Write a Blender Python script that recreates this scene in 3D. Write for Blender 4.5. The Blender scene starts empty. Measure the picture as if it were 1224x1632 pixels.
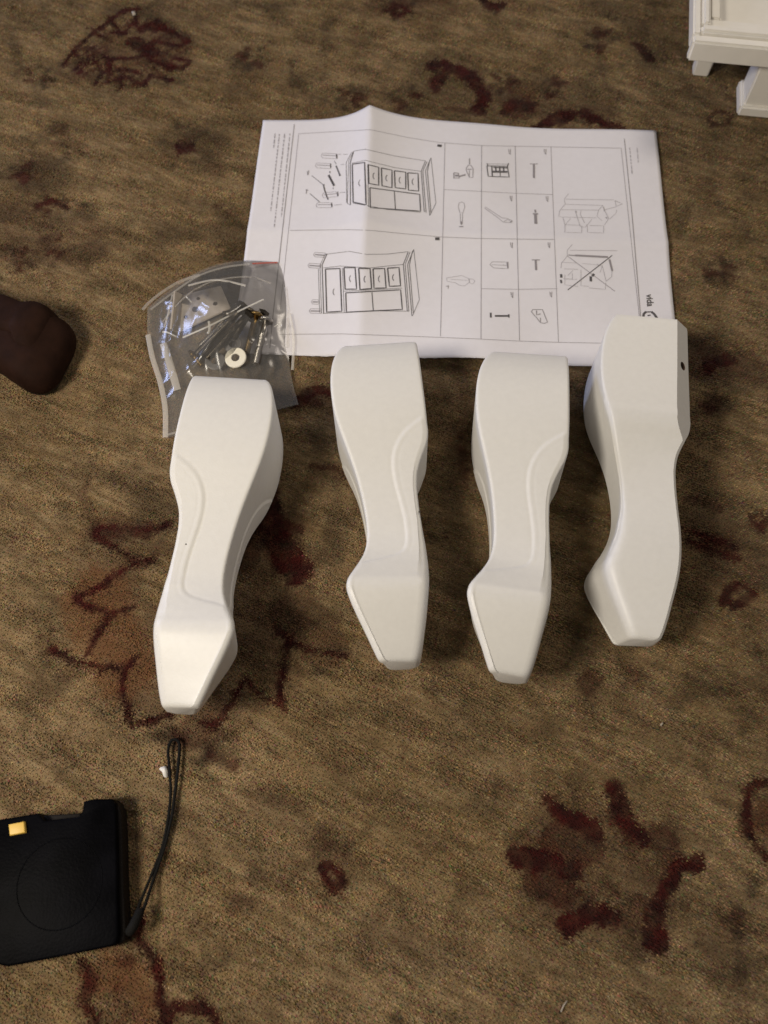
import bpy, bmesh, math, random
import numpy as np
from mathutils import Vector, Matrix, noise

random.seed(7); np.random.seed(7)
rad = math.radians
scene = bpy.context.scene
col = scene.collection

# ------------------------------------------------------------------ camera
FPX, TILT, ROLL, CAMH = 1380.0, rad(23.3), rad(-1.8), 0.4889
IW, IH = 1224, 1632
FWD = Vector((0, math.sin(TILT), -math.cos(TILT)))
_r = Vector((1, 0, 0)); _u = Vector((0, math.cos(TILT), math.sin(TILT)))
RIGHT = math.cos(ROLL) * _r + math.sin(ROLL) * _u
UP = -math.sin(ROLL) * _r + math.cos(ROLL) * _u
cam = bpy.data.cameras.new('camera'); camo = bpy.data.objects.new('camera', cam); col.objects.link(camo)
cam.sensor_fit = 'VERTICAL'; cam.sensor_height = 24.0; cam.lens = 24.0 * FPX / IH
cam.clip_start = 0.01; cam.clip_end = 50
camo.matrix_world = Matrix(((RIGHT.x, UP.x, -FWD.x, 0), (RIGHT.y, UP.y, -FWD.y, 0), (RIGHT.z, UP.z, -FWD.z, CAMH), (0, 0, 0, 1)))
cam.dof.use_dof = True; cam.dof.focus_distance = 0.52; cam.dof.aperture_fstop = 5.0
scene.camera = camo

# ------------------------------------------------------------------ world and lamps (a dim room at night)
w = bpy.data.worlds.new('World'); scene.world = w; w.use_nodes = True
bg = w.node_tree.nodes['Background']
bg.inputs[0].default_value = (1.0, 0.91, 0.82, 1); bg.inputs[1].default_value = 0.13

def area(name, loc, target, size, power, colour):
    l = bpy.data.lights.new(name, 'AREA'); l.shape = 'DISK'; l.size = size; l.energy = power; l.color = colour
    o = bpy.data.objects.new(name, l); col.objects.link(o); o.location = loc
    o.rotation_euler = (Vector(target) - Vector(loc)).to_track_quat('-Z', 'Y').to_euler()
    return o
area('room_lamp', (-0.60, -0.10, 0.82), (-0.05, 0.33, 0), 0.30, 8.0, (1.0, 0.90, 0.755))
area('ceiling_lamp', (0.80, 1.40, 1.30), (0, 0.4, 0), 0.45, 7.0, (1.0, 0.88, 0.74))
area('window_glow', (-1.3, 1.05, 0.50), (0.1, 0.40, 0), 0.4, 6.5, (0.50, 0.60, 1.0))

vs = scene.view_settings
vs.view_transform = 'Standard'; vs.look = 'None'; vs.exposure = 0.0; vs.gamma = 1.0; vs.use_curve_mapping = False
scene.render.filter_size = 1.9

# ------------------------------------------------------------------ helpers
def pix(u, v, z=0.0):
    """point of the horizontal plane at height z that the photograph shows at pixel (u, v)"""
    d = FWD + (u - IW / 2) / FPX * RIGHT + (IH / 2 - v) / FPX * UP
    k = (z - CAMH) / d.z
    return Vector((k * d.x, k * d.y, z))

def mesh_obj(name, verts, faces, mat, parent=None, smooth=True):
    me = bpy.data.meshes.new(name); me.from_pydata([tuple(v) for v in verts], [], faces); me.update()
    if smooth: me.polygons.foreach_set('use_smooth', [True] * len(me.polygons))
    o = bpy.data.objects.new(name, me); col.objects.link(o)
    if mat: me.materials.append(mat)
    if parent: o.parent = parent
    return o

def bm_obj(name, bm, mat, parent=None, smooth=False):
    me = bpy.data.meshes.new(name); bm.normal_update(); bm.to_mesh(me); bm.free()
    if smooth: me.polygons.foreach_set('use_smooth', [True] * len(me.polygons))
    o = bpy.data.objects.new(name, me); col.objects.link(o); me.materials.append(mat)
    if parent: o.parent = parent
    return o

def tag(o, label, cat, group=None, kind=None):
    if label: o['label'] = label
    if cat: o['category'] = cat
    if group: o['group'] = group
    if kind: o['kind'] = kind
    return o

def empty(name, loc=(0, 0, 0), rz=0):
    o = bpy.data.objects.new(name, None); col.objects.link(o); o.location = loc; o.rotation_euler = (0, 0, rz)
    o.empty_display_size = 0.02
    return o

def bmat(name, color, rough=0.5, metal=0.0, spec=0.5, bump=0.0, bscale=300.0, var=0.0, vscale=60.0, coat=0.0):
    m = bpy.data.materials.new(name); m.use_nodes = True
    nt = m.node_tree; b = nt.nodes['Principled BSDF']
    b.inputs['Base Color'].default_value = (*color, 1); b.inputs['Roughness'].default_value = rough
    b.inputs['Metallic'].default_value = metal; b.inputs['Specular IOR Level'].default_value = spec
    b.inputs['Coat Weight'].default_value = coat
    tc = nt.nodes.new('ShaderNodeTexCoord')
    if var > 0:
        n = nt.nodes.new('ShaderNodeTexNoise'); n.inputs['Scale'].default_value = vscale; n.inputs['Detail'].default_value = 5
        nt.links.new(tc.outputs['Object'], n.inputs['Vector'])
        r = nt.nodes.new('ShaderNodeMapRange'); r.inputs[1].default_value = 0.3; r.inputs[2].default_value = 0.7
        r.inputs[3].default_value = 1 - var; r.inputs[4].default_value = 1 + var
        nt.links.new(n.outputs[0], r.inputs[0])
        mx = nt.nodes.new('ShaderNodeMix'); mx.data_type = 'RGBA'; mx.blend_type = 'MULTIPLY'; mx.inputs[0].default_value = 1
        mx.inputs[6].default_value = (*color, 1); nt.links.new(r.outputs[0], mx.inputs[7]); nt.links.new(mx.outputs[2], b.inputs['Base Color'])
    if bump > 0:
        n = nt.nodes.new('ShaderNodeTexNoise'); n.inputs['Scale'].default_value = bscale; n.inputs['Detail'].default_value = 3
        nt.links.new(tc.outputs['Object'], n.inputs['Vector'])
        bp = nt.nodes.new('ShaderNodeBump'); bp.inputs['Strength'].default_value = bump; bp.inputs['Distance'].default_value = 0.001
        nt.links.new(n.outputs[0], bp.inputs['Height']); nt.links.new(bp.outputs[0], b.inputs['Normal'])
    return m

def tube_bm(bm, pts, r, seg=8, closed=False):
    pts = [Vector(p) for p in pts]; n = len(pts); rings = []
    rr = r if isinstance(r, (list, tuple)) else [r] * n
    prev = None
    for i, p in enumerate(pts):
        a = pts[i - 1] if (i > 0 or closed) else p
        b = pts[(i + 1) % n] if (i < n - 1 or closed) else p
        t = (b - a).normalized()
        if prev is None:
            prev = t.orthogonal().normalized()
        prev = (prev - t * prev.dot(t)).normalized()
        bi = t.cross(prev)
        rings.append([bm.verts.new(p + (prev * math.cos(2 * math.pi * k / seg) + bi * math.sin(2 * math.pi * k / seg)) * rr[i]) for k in range(seg)])
    for i in range(n if closed else n - 1):
        A, B = rings[i], rings[(i + 1) % n]
        for k in range(seg):
            bm.faces.new((A[k], A[(k + 1) % seg], B[(k + 1) % seg], B[k]))
    if not closed:
        bm.faces.new(rings[0][::-1]); bm.faces.new(rings[-1])

def spline(pts, n):
    """Catmull-Rom through points"""
    P = [Vector(p) for p in pts]; out = []
    for i in range(len(P) - 1):
        p0 = P[max(i - 1, 0)]; p1 = P[i]; p2 = P[i + 1]; p3 = P[min(i + 2, len(P) - 1)]
        for k in range(n):
            t = k / n
            out.append(0.5 * ((2 * p1) + (p2 - p0) * t + (2 * p0 - 5 * p1 + 4 * p2 - p3) * t * t + (3 * p1 - p0 - 3 * p2 + p3) * t ** 3))
    out.append(P[-1]); return out

# ------------------------------------------------------------------ rug
def S(pts, w, ch, off=(0, 0), sc=1.0, amt=1.0):
    return ([(off[0] + x / sc, off[1] + y / sc) for x, y in pts], w, ch, amt)
st = []
# carnation, top left
o, c = (0, 0), 2.0
for p in ([(205, 205), (225, 165), (260, 130), (320, 80)], [(320, 85), (350, 60), (395, 25), (440, 20)], [(430, 40), (440, 85), (500, 60), (530, 85)],
          [(530, 85), (560, 100), (600, 125), (575, 140), (490, 125)], [(560, 180), (605, 190), (580, 215), (540, 200)], [(545, 250), (480, 230), (460, 265), (400, 240), (340, 255)],
          [(300, 265), (325, 225), (300, 185), (300, 145)], [(240, 215), (265, 185), (240, 165)], [(255, 225), (280, 190), (275, 150)],
          [(300, 150), (340, 178), (400, 180), (470, 172)], [(470, 180), (510, 195), (545, 215)], [(360, 95), (400, 100), (420, 60), (450, 95)],
          [(350, 50), (380, 90)], [(490, 90), (500, 60)], [(380, 215), (440, 225)], [(350, 190), (345, 250)]):
    st.append(S(p, 6.5, 0, o, c, 0.85))
st.append(S([(425, 125), (450, 140), (480, 165)], 15, 0, o, c, 0.9))
st.append(S([(370, 20), (430, 30), (500, 50), (590, 115)], 26, 1, o, c, 0.5))
st.append(S([(220, 200), (300, 240), (420, 260), (560, 250)], 22, 1, o, c, 0.35))
st.append(S([(60, 300), (110, 290), (130, 320)], 22, 1, o, c, 0.45)); st.append(S([(740, 190), (790, 170), (850, 185)], 22, 1, o, c, 0.5))
st.append(S([(760, 230), (780, 150)], 18, 1, o, c, 0.4))
# small flower
for (x, y, r_, chn, am) in ((293, 232, 15, 0, 1.0), (285, 200, 15, 1, .8), (314, 209, 15, 1, .7), (346, 218, 14, 1, .7), (268, 224, 18, 1, .6), (331, 247, 16, 1, .6), (300, 215, 14, 1, .7), (270, 258, 12, 1, .7), (345, 268, 18, 0, .35)):
    st.append(S([(x - 4, y - 2), (x + 5, y + 2)], r_, chn, amt=am))
# left clusters
st += [S([(0, 275), (35, 262), (70, 270), (100, 250)], 24, 1, amt=.6), S([(10, 300), (50, 290), (75, 275)], 18, 1, amt=.6), S([(30, 275), (60, 280)], 12, 2, amt=.8),
       S([(60, 325), (85, 318), (105, 328)], 10, 0, amt=.8), S([(60, 330), (80, 335)], 9, 0, amt=.6), S([(120, 318), (140, 325)], 10, 1, amt=.8),
       S([(0, 340), (60, 350), (130, 340)], 40, 1, amt=.45), S([(10, 390), (70, 395), (140, 400)], 44, 1, amt=.45), S([(70, 385), (95, 400)], 16, 0, amt=.4),
       S([(0, 400), (30, 410)], 18, 0, amt=.4), S([(270, 370), (350, 360), (390, 380)], 44, 1, amt=.45), S([(315, 345), (330, 310)], 10, 1, amt=.4)]
# top
st += [S([(520, 40), (520, 110), (500, 150), (488, 185)], 6, 1, amt=.5), S([(690, 103), (705, 98), (735, 110), (758, 128), (772, 150), (765, 172)], 15, 0, amt=.95),
       S([(704, 118), (696, 138)], 14, 0, amt=.8), S([(715, 170), (760, 178)], 10, 0, amt=.5), S([(625, 150), (660, 140), (680, 160), (640, 175)], 22, 1, amt=.55),
       S([(815, 168), (840, 168)], 15, 0, amt=.75), S([(800, 110), (820, 120), (808, 140)], 16, 1, amt=.55), S([(875, 122), (895, 135), (880, 150)], 14, 1, amt=.8),
       S([(850, 150), (830, 150)], 20, 2, amt=.5), S([(860, 202), (885, 188), (912, 178)], 15, 0, amt=.95), S([(932, 178), (955, 188), (985, 200)], 14, 0, amt=.95),
       S([(920, 150), (945, 120), (990, 100), (1030, 90)], 5, 1, amt=.5), S([(968, 22), (995, 32), (1012, 52), (1018, 70), (1035, 85)], 12, 1, amt=.9),
       S([(1020, 70), (1036, 88)], 12, 0, amt=.7), S([(620, 12), (640, 6), (652, 14), (636, 22), (620, 14)], 7, 0, amt=.8), S([(600, 2), (700, -2)], 24, 0, amt=.35),
       S([(770, -4), (785, 8), (800, 4)], 10, 0, amt=.8), S([(1130, 185), (1145, 174), (1168, 180), (1160, 195), (1138, 194), (1130, 186)], 7, 0, amt=.6), S([(930, 0), (1030, 10)], 16, 1, amt=.45),
       S([(380, 90), (410, 80), (425, 92)], 12, 1, amt=.5), S([(378, 0), (440, 8), (470, 5)], 14, 1, amt=.6), S([(585, 100), (560, 60)], 7, 1, amt=.3)]
# blossoms along the top and the left edge
for (x, y) in ((650, 155), (805, 125), (885, 138), (835, 168), (400, 90), (90, 390), (40, 270), (30, 410), (60, 120), (560, 150), (960, 60), (1150, 430), (1140, 640), (640, 12)):
    for k in range(7):
        a = k * 0.9 + x; st.append(S([(x + 9 * math.cos(a), y + 8 * math.sin(a)), (x + 21 * math.cos(a + .3), y + 17 * math.sin(a + .3))], 8, 0 if k % 3 == 0 else 1, amt=.62 if k % 3 == 0 else .85))
# right of the fourth leg
st += [S([(1130, 582), (1150, 574), (1165, 570)], 17, 0, amt=1), S([(1100, 545), (1120, 540), (1130, 548)], 10, 1, amt=.7), S([(1145, 552), (1160, 546), (1175, 552)], 12, 1, amt=.7),
       S([(1182, 560), (1200, 560), (1207, 566)], 9, 1, amt=.7), S([(1095, 565), (1120, 595), (1160, 605), (1190, 600)], 24, 1, amt=.55), S([(1120, 560), (1135, 562)], 12, 0, amt=.4),
       S([(1095, 792), (1130, 800), (1150, 808)], 10, 0, amt=.5), S([(1090, 840), (1120, 850), (1155, 862), (1175, 870)], 8, 0, amt=.8), S([(1098, 860), (1140, 875), (1180, 888)], 7, 0, amt=.8),
       S([(1110, 858), (1160, 870)], 9, 2, amt=.6), S([(1200, 822), (1212, 815), (1224, 825), (1215, 838), (1200, 828)], 10, 0, amt=.7), S([(1155, 960), (1162, 935), (1180, 928), (1205, 942), (1190, 955), (1168, 965)], 10, 0, amt=.8),
       S([(1085, 1110), (1160, 1080), (1224, 1090)], 50, 1, amt=.5), S([(1210, 1040), (1224, 1080)], 30, 1, amt=.5), S([(1060, 1160), (1180, 1180)], 40, 1, amt=.25),
       S([(1100, 320), (1080, 370), (1090, 355)], 7, 1, amt=.5), S([(1085, 440), (1078, 470)], 14, 1, amt=.5), S([(1100, 660), (1160, 640), (1200, 670)], 26, 1, amt=.35)]
# between the legs
st += [S([(478, 640), (490, 625), (510, 618), (525, 625)], 13, 0, amt=.8), S([(485, 640), (515, 642)], 10, 0, amt=.7), S([(500, 690), (530, 760), (545, 830), (530, 880)], 34, 1, amt=.45),
       S([(700, 640), (730, 720), (720, 800)], 40, 1, amt=.4), S([(735, 690), (742, 770)], 12, 0, amt=.5), S([(720, 860), (730, 940)], 40, 1, amt=.35), S([(915, 620), (925, 720), (930, 820)], 32, 1, amt=.4),
       S([(900, 900), (910, 1000), (940, 1060)], 40, 1, amt=.35), S([(690, 1000), (720, 1080)], 40, 1, amt=.3), S([(495, 740), (540, 745), (550, 755)], 6, 0, amt=.6), S([(940, 1070), (950, 1085)], 12, 0, amt=.5)]
# big zigzag flower round the first leg
o, c = (0, 700), 1.749
for p in ([(260, 262), (275, 240), (370, 245), (440, 250), (470, 230)], [(260, 262), (330, 305), (385, 335), (425, 330)], [(385, 335), (310, 382), (255, 425), (205, 436)],
          [(205, 436), (240, 462), (310, 482), (372, 464)], [(310, 482), (270, 545), (235, 605)], [(140, 578), (185, 605), (235, 622), (300, 630), (355, 636), (377, 604)],
          [(352, 640), (340, 668), (342, 712), (360, 760), (370, 795)], [(370, 795), (420, 776), (475, 768)], [(768, 522), (800, 556), (860, 580), (930, 592), (962, 600)],
          [(800, 560), (794, 640), (780, 690), (782, 742)], [(802, 750), (740, 716), (700, 690), (680, 650)], [(684, 662), (650, 722), (605, 795), (560, 788)]):
    st.append(S(p, 6.5, 0, o, c, 0.95))
st += [S([(755, 180), (762, 260), (790, 330), (830, 370)], 26, 0, o, c, .95), S([(735, 230), (700, 330), (680, 340)], 20, 0, o, c, .6), S([(800, 345), (860, 378)], 10, 0, o, c, .9),
       S([(265, 240), (230, 150), (245, 100)], 10, 0, o, c, .35), S([(270, 255), (360, 270), (440, 300), (470, 190)], 30, 1, o, c, .55), S([(150, 450), (170, 510), (145, 470)], 18, 1, o, c, .4),
       S([(840, 460), (900, 520), (940, 580), (880, 590)], 30, 0, o, c, .35), S([(880, 640), (920, 640), (940, 658)], 8, 1, o, c, .9), S([(120, 628), (150, 640), (180, 672)], 10, 1, o, c, .8),
       S([(190, 650), (230, 640)], 16, 0, o, c, .35), S([(425, 830), (460, 822), (500, 830)], 9, 1, o, c, .8), S([(560, 895), (575, 870)], 8, 1, o, c, .9), S([(555, 800), (610, 830), (650, 820)], 14, 0, o, c, .4),
       S([(590, 870), (650, 912), (660, 900)], 9, 0, o, c, .6), S([(600, 840), (690, 860), (700, 890)], 14, 1, o, c, .6), S([(290, 560), (350, 560), (400, 600)], 28, 2, o, c, .5), S([(390, 270), (440, 300)], 14, 2, o, c, .4),
       S([(780, 470), (740, 520), (700, 600)], 40, 1, o, c, .4), S([(300, 820), (240, 880), (150, 945)], 6, 1, o, c, .5), S([(680, 560), (720, 620)], 40, 1, o, c, .4)]
# lower middle ring and lower right flower
st += [S([(512, 1380), (525, 1377), (540, 1390), (550, 1405), (538, 1415), (522, 1402), (512, 1386)], 9, 0, amt=1), S([(505, 1350), (530, 1340), (552, 1352)], 14, 1, amt=.55), S([(500, 1372), (480, 1380)], 10, 1, amt=.3)]
o, c = (700, 1050), 2.336
st += [S([(405, 525), (470, 580), (580, 640)], 19, 0, o, c, .9), S([(655, 480), (700, 590), (765, 670)], 22, 0, o, c, .95), S([(300, 740), (400, 745), (500, 775)], 24, 0, o, c, .95),
       S([(485, 990), (560, 950), (645, 965)], 25, 0, o, c, 1.), S([(965, 760), (890, 765), (850, 860), (830, 900)], 17, 0, o, c, .95), S([(820, 900), (800, 980), (815, 1045)], 24, 0, o, c, .95),
       S([(620, 820), (660, 850)], 12, 0, o, c, .5), S([(340, 640), (420, 660)], 28, 1, o, c, .5), S([(360, 830), (440, 890), (560, 880)], 26, 1, o, c, .6), S([(690, 950), (720, 1070), (740, 1090)], 18, 1, o, c, .7),
       S([(820, 630), (870, 610), (860, 680)], 22, 1, o, c, .6), S([(500, 560), (520, 460)], 14, 1, o, c, .5), S([(780, 780), (720, 760)], 24, 0, o, c, .3), S([(900, 930), (840, 940)], 20, 1, o, c, .6),
       S([(1224, 455), (1165, 475), (1150, 530), (1155, 560)], 9, 0, o, c, 1.), S([(1155, 560), (1150, 640), (1190, 690), (1224, 740)], 9, 0, o, c, 1.), S([(1224, 560), (1200, 600)], 22, 2, o, c, .8),
       S([(1180, 840), (1130, 940), (1115, 1080), (1120, 1180)], 6, 1, o, c, .8), S([(1115, 1080), (1125, 1140)], 8, 1, o, c, .8), S([(540, 80), (580, 60), (550, 110)], 16, 0, o, c, .45), S([(100, 200), (150, 260)], 30, 1, o, c, .35),
       S([(960, 220), (1090, 290)], 22, 1, o, c, .45)]
# lower left
o, c = (200, 1150), 2.448
st += [S([(62, 765), (50, 850), (110, 920), (130, 1000), (135, 1080), (160, 1180)], 13, 0, o, c, 1.), S([(195, 1112), (240, 1110), (300, 1105), (345, 1150), (370, 1185)], 10, 0, o, c, .95), S([(340, 950), (358, 952)], 9, 1, o, c, 1.),
       S([(382, 938), (392, 936)], 8, 1, o, c, 1.), S([(330, 950), (280, 985)], 5, 1, o, c, .5), S([(-60, 960), (40, 1010), (60, 1100)], 60, 2, o, c, .7), S([(-170, 940), (-130, 1000), (-160, 1080), (-120, 1160)], 12, 0, o, c, .8),
       S([(-20, 930), (60, 920)], 12, 0, o, c, .6), S([(-40, 1050), (10, 1120), (-20, 1180)], 10, 0, o, c, .6), S([(480, 600), (520, 620)], 12, 1, o, c, .5), S([(100, 55), (150, 60)], 10, 1, o, c, .6)]

# soft fills inside the flowers
st += [S([(150, 95), (200, 70), (265, 80)], 95, 3, amt=.42), S([(920, 1370), (1000, 1400)], 200, 3, amt=.24), S([(895, 1345), (930, 1350)], 46, 0, amt=.6), S([(860, 1400), (900, 1420)], 34, 0, amt=.6), S([(1050, 1330), (1075, 1370)], 30, 0, amt=.6), S([(1000, 1460), (1030, 1440)], 30, 0, amt=.5), S([(990, 1300), (1010, 1330)], 26, 0, amt=.7), S([(930, 1370), (1000, 1400)], 210, 1, amt=.24),
       S([(170, 850), (175, 960), (240, 1080)], 120, 3, amt=.26), S([(150, 960), (200, 1060)], 110, 2, amt=.75), S([(430, 850), (440, 960), (400, 1080)], 130, 3, amt=.30), S([(424, 790), (440, 850), (475, 905)], 30, 0, amt=.9), S([(450, 830), (475, 845)], 16, 0, amt=.7), S([(425, 870), (445, 900)], 16, 0, amt=.6), S([(160, 835), (235, 845)], 22, 0, amt=.5), S([(450, 970), (530, 1040)], 30, 0, amt=.4), S([(340, 1120), (300, 1170)], 30, 0, amt=.45),
       S([(200, 760), (250, 830)], 60, 1, amt=.45), S([(710, 120), (740, 160)], 120, 1, amt=.40), S([(830, 150), (900, 190), (960, 200)], 80, 3, amt=.30), S([(830, 150), (950, 160)], 100, 1, amt=.35),
       S([(1120, 570), (1190, 580)], 80, 3, amt=.35), S([(1120, 570), (1190, 590)], 90, 1, amt=.4), S([(0, 270), (90, 280)], 70, 1, amt=.4), S([(20, 350), (110, 380)], 110, 3, amt=.25), S([(180, 1560), (200, 1620)], 120, 3, amt=.35),
       S([(1130, 870), (1190, 940)], 110, 3, amt=.25), S([(1130, 820), (1200, 900)], 110, 1, amt=.4), S([(1230, 1300), (1250, 1320)], 60, 3, amt=.4), S([(530, 1375), (530, 1395)], 50, 3, amt=.3), S([(600, 5), (700, 10)], 60, 3, amt=.3),
       S([(490, 625), (520, 640)], 50, 3, amt=.4), S([(740, 640), (735, 760)], 50, 3, amt=.3), S([(1000, 20), (1040, 90)], 50, 1, amt=.4), S([(285, 215), (330, 235)], 80, 1, amt=.35), S([(990, 1330), (1060, 1450)], 60, 1, amt=.35),
       S([(560, 1250), (650, 1290)], 60, 1, amt=.22), S([(770, 1130), (860, 1160)], 70, 1, amt=.25), S([(600, 1500), (700, 1530)], 70, 1, amt=.2), S([(1120, 1500), (1190, 1560)], 70, 1, amt=.25)]

_rv = random.Random(11)
for k in range(34):                                   # toothed petals of the carnation
    a = k * 2 * math.pi / 34 + _rv.uniform(-.08, .08); r0_, r1_ = _rv.uniform(.30, .62), _rv.uniform(.78, 1.04); q = []
    for j in range(5):
        f = r0_ + (r1_ - r0_) * j / 4; q.append((207 + 92 * f * math.cos(a) + (4 if j % 2 else -4) * math.sin(a), 78 + 62 * f * math.sin(a) + (4 if j % 2 else -4) * math.cos(a)))
    st.append(S(q, 3.4, 0, amt=_rv.uniform(.6, .9)))
for pts, wd, ch, amt in list(st):                     # knotted, toothed edges along the red outlines
    if ch != 0 or wd > 16 or amt < .75 or pts[0][1] < 150 and pts[0][0] < 320: continue
    for a, b in zip(pts[:-1], pts[1:]):
        L_ = math.hypot(b[0] - a[0], b[1] - a[1])
        if L_ < 1: continue
        nx_, ny_ = -(b[1] - a[1]) / L_, (b[0] - a[0]) / L_
        for k in range(int(L_ / 7)):
            t = (k + _rv.uniform(.2, .8)) * 7 / L_; x, y = a[0] + (b[0] - a[0]) * t, a[1] + (b[1] - a[1]) * t; h = (wd * .5 + _rv.uniform(1, 6)) * (1 if _rv.random() < .65 else -1)
            st.append(S([(x, y), (x + nx_ * h + _rv.uniform(-2, 2), y + ny_ * h + _rv.uniform(-2, 2))], _rv.uniform(3, 4.5), 0, amt=amt * .8))
for k in range(46):                                   # faint curling vines and small blossoms all over the field
    u, v, a = _rv.uniform(-60, 1280), _rv.uniform(-20, 1640), _rv.uniform(0, 6.3); pts = [(u, v)]; turn = _rv.uniform(-.5, .5)
    for _ in range(_rv.randint(4, 8)):
        a += turn + _rv.uniform(-.25, .25); u += 22 * math.cos(a); v += 22 * math.sin(a); pts.append((u, v))
    st.append(S(pts, _rv.uniform(4, 7), 1, amt=_rv.uniform(.35, .65)))
    if k % 2 == 0:
        for _ in range(4):
            st.append(S([(u + _rv.uniform(-14, 14), v + _rv.uniform(-12, 12)), (u + _rv.uniform(-14, 14), v + _rv.uniform(-12, 12))], _rv.uniform(8, 15), _rv.choice((1, 3, 3)), amt=_rv.uniform(.3, .55)))

for pts, wd, ch, amt in list(st):
    if ch != 0 or wd < 14 or wd > 60 or amt < .7: continue
    for a, b in zip(pts[:-1], pts[1:]):
        for k in range(5):
            t = _rv.random(); x, y = a[0] + (b[0] - a[0]) * t + _rv.uniform(-.8, .8) * wd, a[1] + (b[1] - a[1]) * t + _rv.uniform(-.7, .7) * wd
            st.append(S([(x, y), (x + _rv.uniform(-7, 7), y + _rv.uniform(-5, 5))], _rv.uniform(5, 9), 0, amt=_rv.uniform(.4, .8)))

def build_rug():
    def axis(lo, f0, f1, hi, fine, coarse):
        return np.concatenate([np.arange(lo, f0, coarse), np.arange(f0, f1, fine), np.arange(f1, hi + coarse, coarse)])
    xs = axis(-1.0, -0.46, 0.48, 1.05, 0.0019, 0.008); ys = axis(-0.6, -0.17, 0.80, 1.6, 0.0019, 0.008)
    nx, ny = len(xs), len(ys)
    X, Y = np.meshgrid(xs, ys); M = np.zeros((4, ny, nx))
    rng = np.random.RandomState(3)
    wob = 0.0011 * np.sin(X * 300 + 3 * np.sin(Y * 170)) * np.sin(Y * 330 + 2 * np.sin(X * 210)) + 0.0016 * np.sin(X * 95 + 2 * np.sin(Y * 80)) * np.sin(Y * 120 + X * 40)
    def draw(pts, hw, ch, amt):
        pad = hw * 1.6 + 0.02
        x0, x1 = min(p[0] for p in pts) - pad, max(p[0] for p in pts) + pad
        y0, y1 = min(p[1] for p in pts) - pad, max(p[1] for p in pts) + pad
        i0, i1 = np.searchsorted(xs, (x0, x1)); j0, j1 = np.searchsorted(ys, (y0, y1))
        if i1 <= i0 or j1 <= j0: return
        sx, sy = X[j0:j1, i0:i1], Y[j0:j1, i0:i1]; d = np.full(sx.shape, 9.0)
        for a, b in zip(pts[:-1], pts[1:]):
            ex, ey = b[0] - a[0], b[1] - a[1]; L = ex * ex + ey * ey + 1e-12
            t = np.clip(((sx - a[0]) * ex + (sy - a[1]) * ey) / L, 0, 1)
            d = np.minimum(d, np.hypot(sx - a[0] - t * ex, sy - a[1] - t * ey))
        soft = {0: 0.0009, 1: 0.005, 2: 0.005, 3: 0.008}[ch]
        d = d + wob[j0:j1, i0:i1] * (min(1.0, hw / 0.005) if ch == 0 else 2.5)
        m = np.clip((hw + soft - d) / (2 * soft), 0, 1); m = m * m * (3 - 2 * m) * amt
        M[ch, j0:j1, i0:i1] = np.maximum(M[ch, j0:j1, i0:i1], m)
    for pts, wd, ch, amt in st:
        P = [pix(u, v) for u, v in pts]
        uc, vc = pts[len(pts) // 2]
        sc = (pix(uc + 1, vc) - pix(uc, vc)).length
        q = [(p.x, p.y) for p in P]
        if ch == 0: wd, amt = wd * (1.6 if wd < 16 else 1.55), min(1.0, amt * 1.2)
        if ch == 1: amt = min(1.0, amt * 1.08)
        hw = wd * 0.5 * sc
        draw(q, hw, ch, amt)
        # the pattern repeats across the part of the rug outside the picture
        draw([(-0.72 - x, y) for x, y in q], hw, ch, amt)
        draw([(0.80 - x, y + 0.05) for x, y in q], hw, ch, amt)
        draw([(x - 0.1, 1.47 - y) for x, y in q], hw, ch, amt)
    M[0] = np.maximum(M[0], M[3])
    Z = -0.0017 + 0.0003 * np.sin(X * 90 + Y * 200) * np.sin(X * 37 - Y * 61)
    V = np.stack([X, Y, Z], -1).reshape(-1, 3)
    idx = np.arange(nx * ny).reshape(ny, nx)
    F = np.stack([idx[:-1, :-1], idx[:-1, 1:], idx[1:, 1:], idx[1:, :-1]], -1).reshape(-1, 4)
    def make(name, V, F, motif, tint, smooth):
        k = F.shape[1]
        me = bpy.data.meshes.new(name); me.vertices.add(len(V)); me.vertices.foreach_set('co', V.ravel().astype(np.float32))
        me.loops.add(F.size); me.loops.foreach_set('vertex_index', F.ravel().astype(np.int32))
        me.polygons.add(len(F)); me.polygons.foreach_set('loop_start', np.arange(0, F.size, k, dtype=np.int32))
        if smooth: me.polygons.foreach_set('use_smooth', np.ones(len(F), bool))
        me.update(calc_edges=True)
        for nm, arr in (('motif', motif), ('tint', tint)):
            a = me.attributes.new(nm, 'FLOAT_COLOR', 'POINT')
            a.data.foreach_set('color', np.concatenate([arr, np.ones((len(V), 1))], 1).ravel().astype(np.float32))
        ob = bpy.data.objects.new(name, me); col.objects.link(ob); return ob
    MM = M[:3].transpose(1, 2, 0).reshape(-1, 3)
    ob = make('rug', V, F, MM, np.full((len(V), 3), 0.8), True)
    # the pile: rows of short leaning wool tufts, laid along the weft
    ca, sa = math.cos(rad(27)), -math.sin(rad(27)); du, dv = 0.00095, 0.00155
    U, W_ = np.meshgrid(np.arange(-0.75, 0.75, du), np.arange(-0.62, 1.05, dv)); U = U.ravel(); W_ = W_.ravel()
    U = U + rng.normal(0, 0.0003, len(U)); row = np.round(W_ / dv).astype(int); W_ = W_ + rng.normal(0, 0.00028, len(U))
    px, py = U * ca - W_ * sa, U * sa + W_ * ca
    ymid = (py + 0.06) / 0.74; halfw = 0.20 + 0.125 * ymid
    keep = (py > -0.115) & (py < 0.745) & (np.abs(px - 0.0) < halfw + 0.06); px, py, row = px[keep], py[keep], row[keep]
    n = len(px)
    mi = MM.reshape(ny, nx, 3)[np.clip(np.searchsorted(ys, py + rng.normal(0, .0009, n)), 0, ny - 1), np.clip(np.searchsorted(xs, px + rng.normal(0, .0009, n)), 0, nx - 1)]
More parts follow.
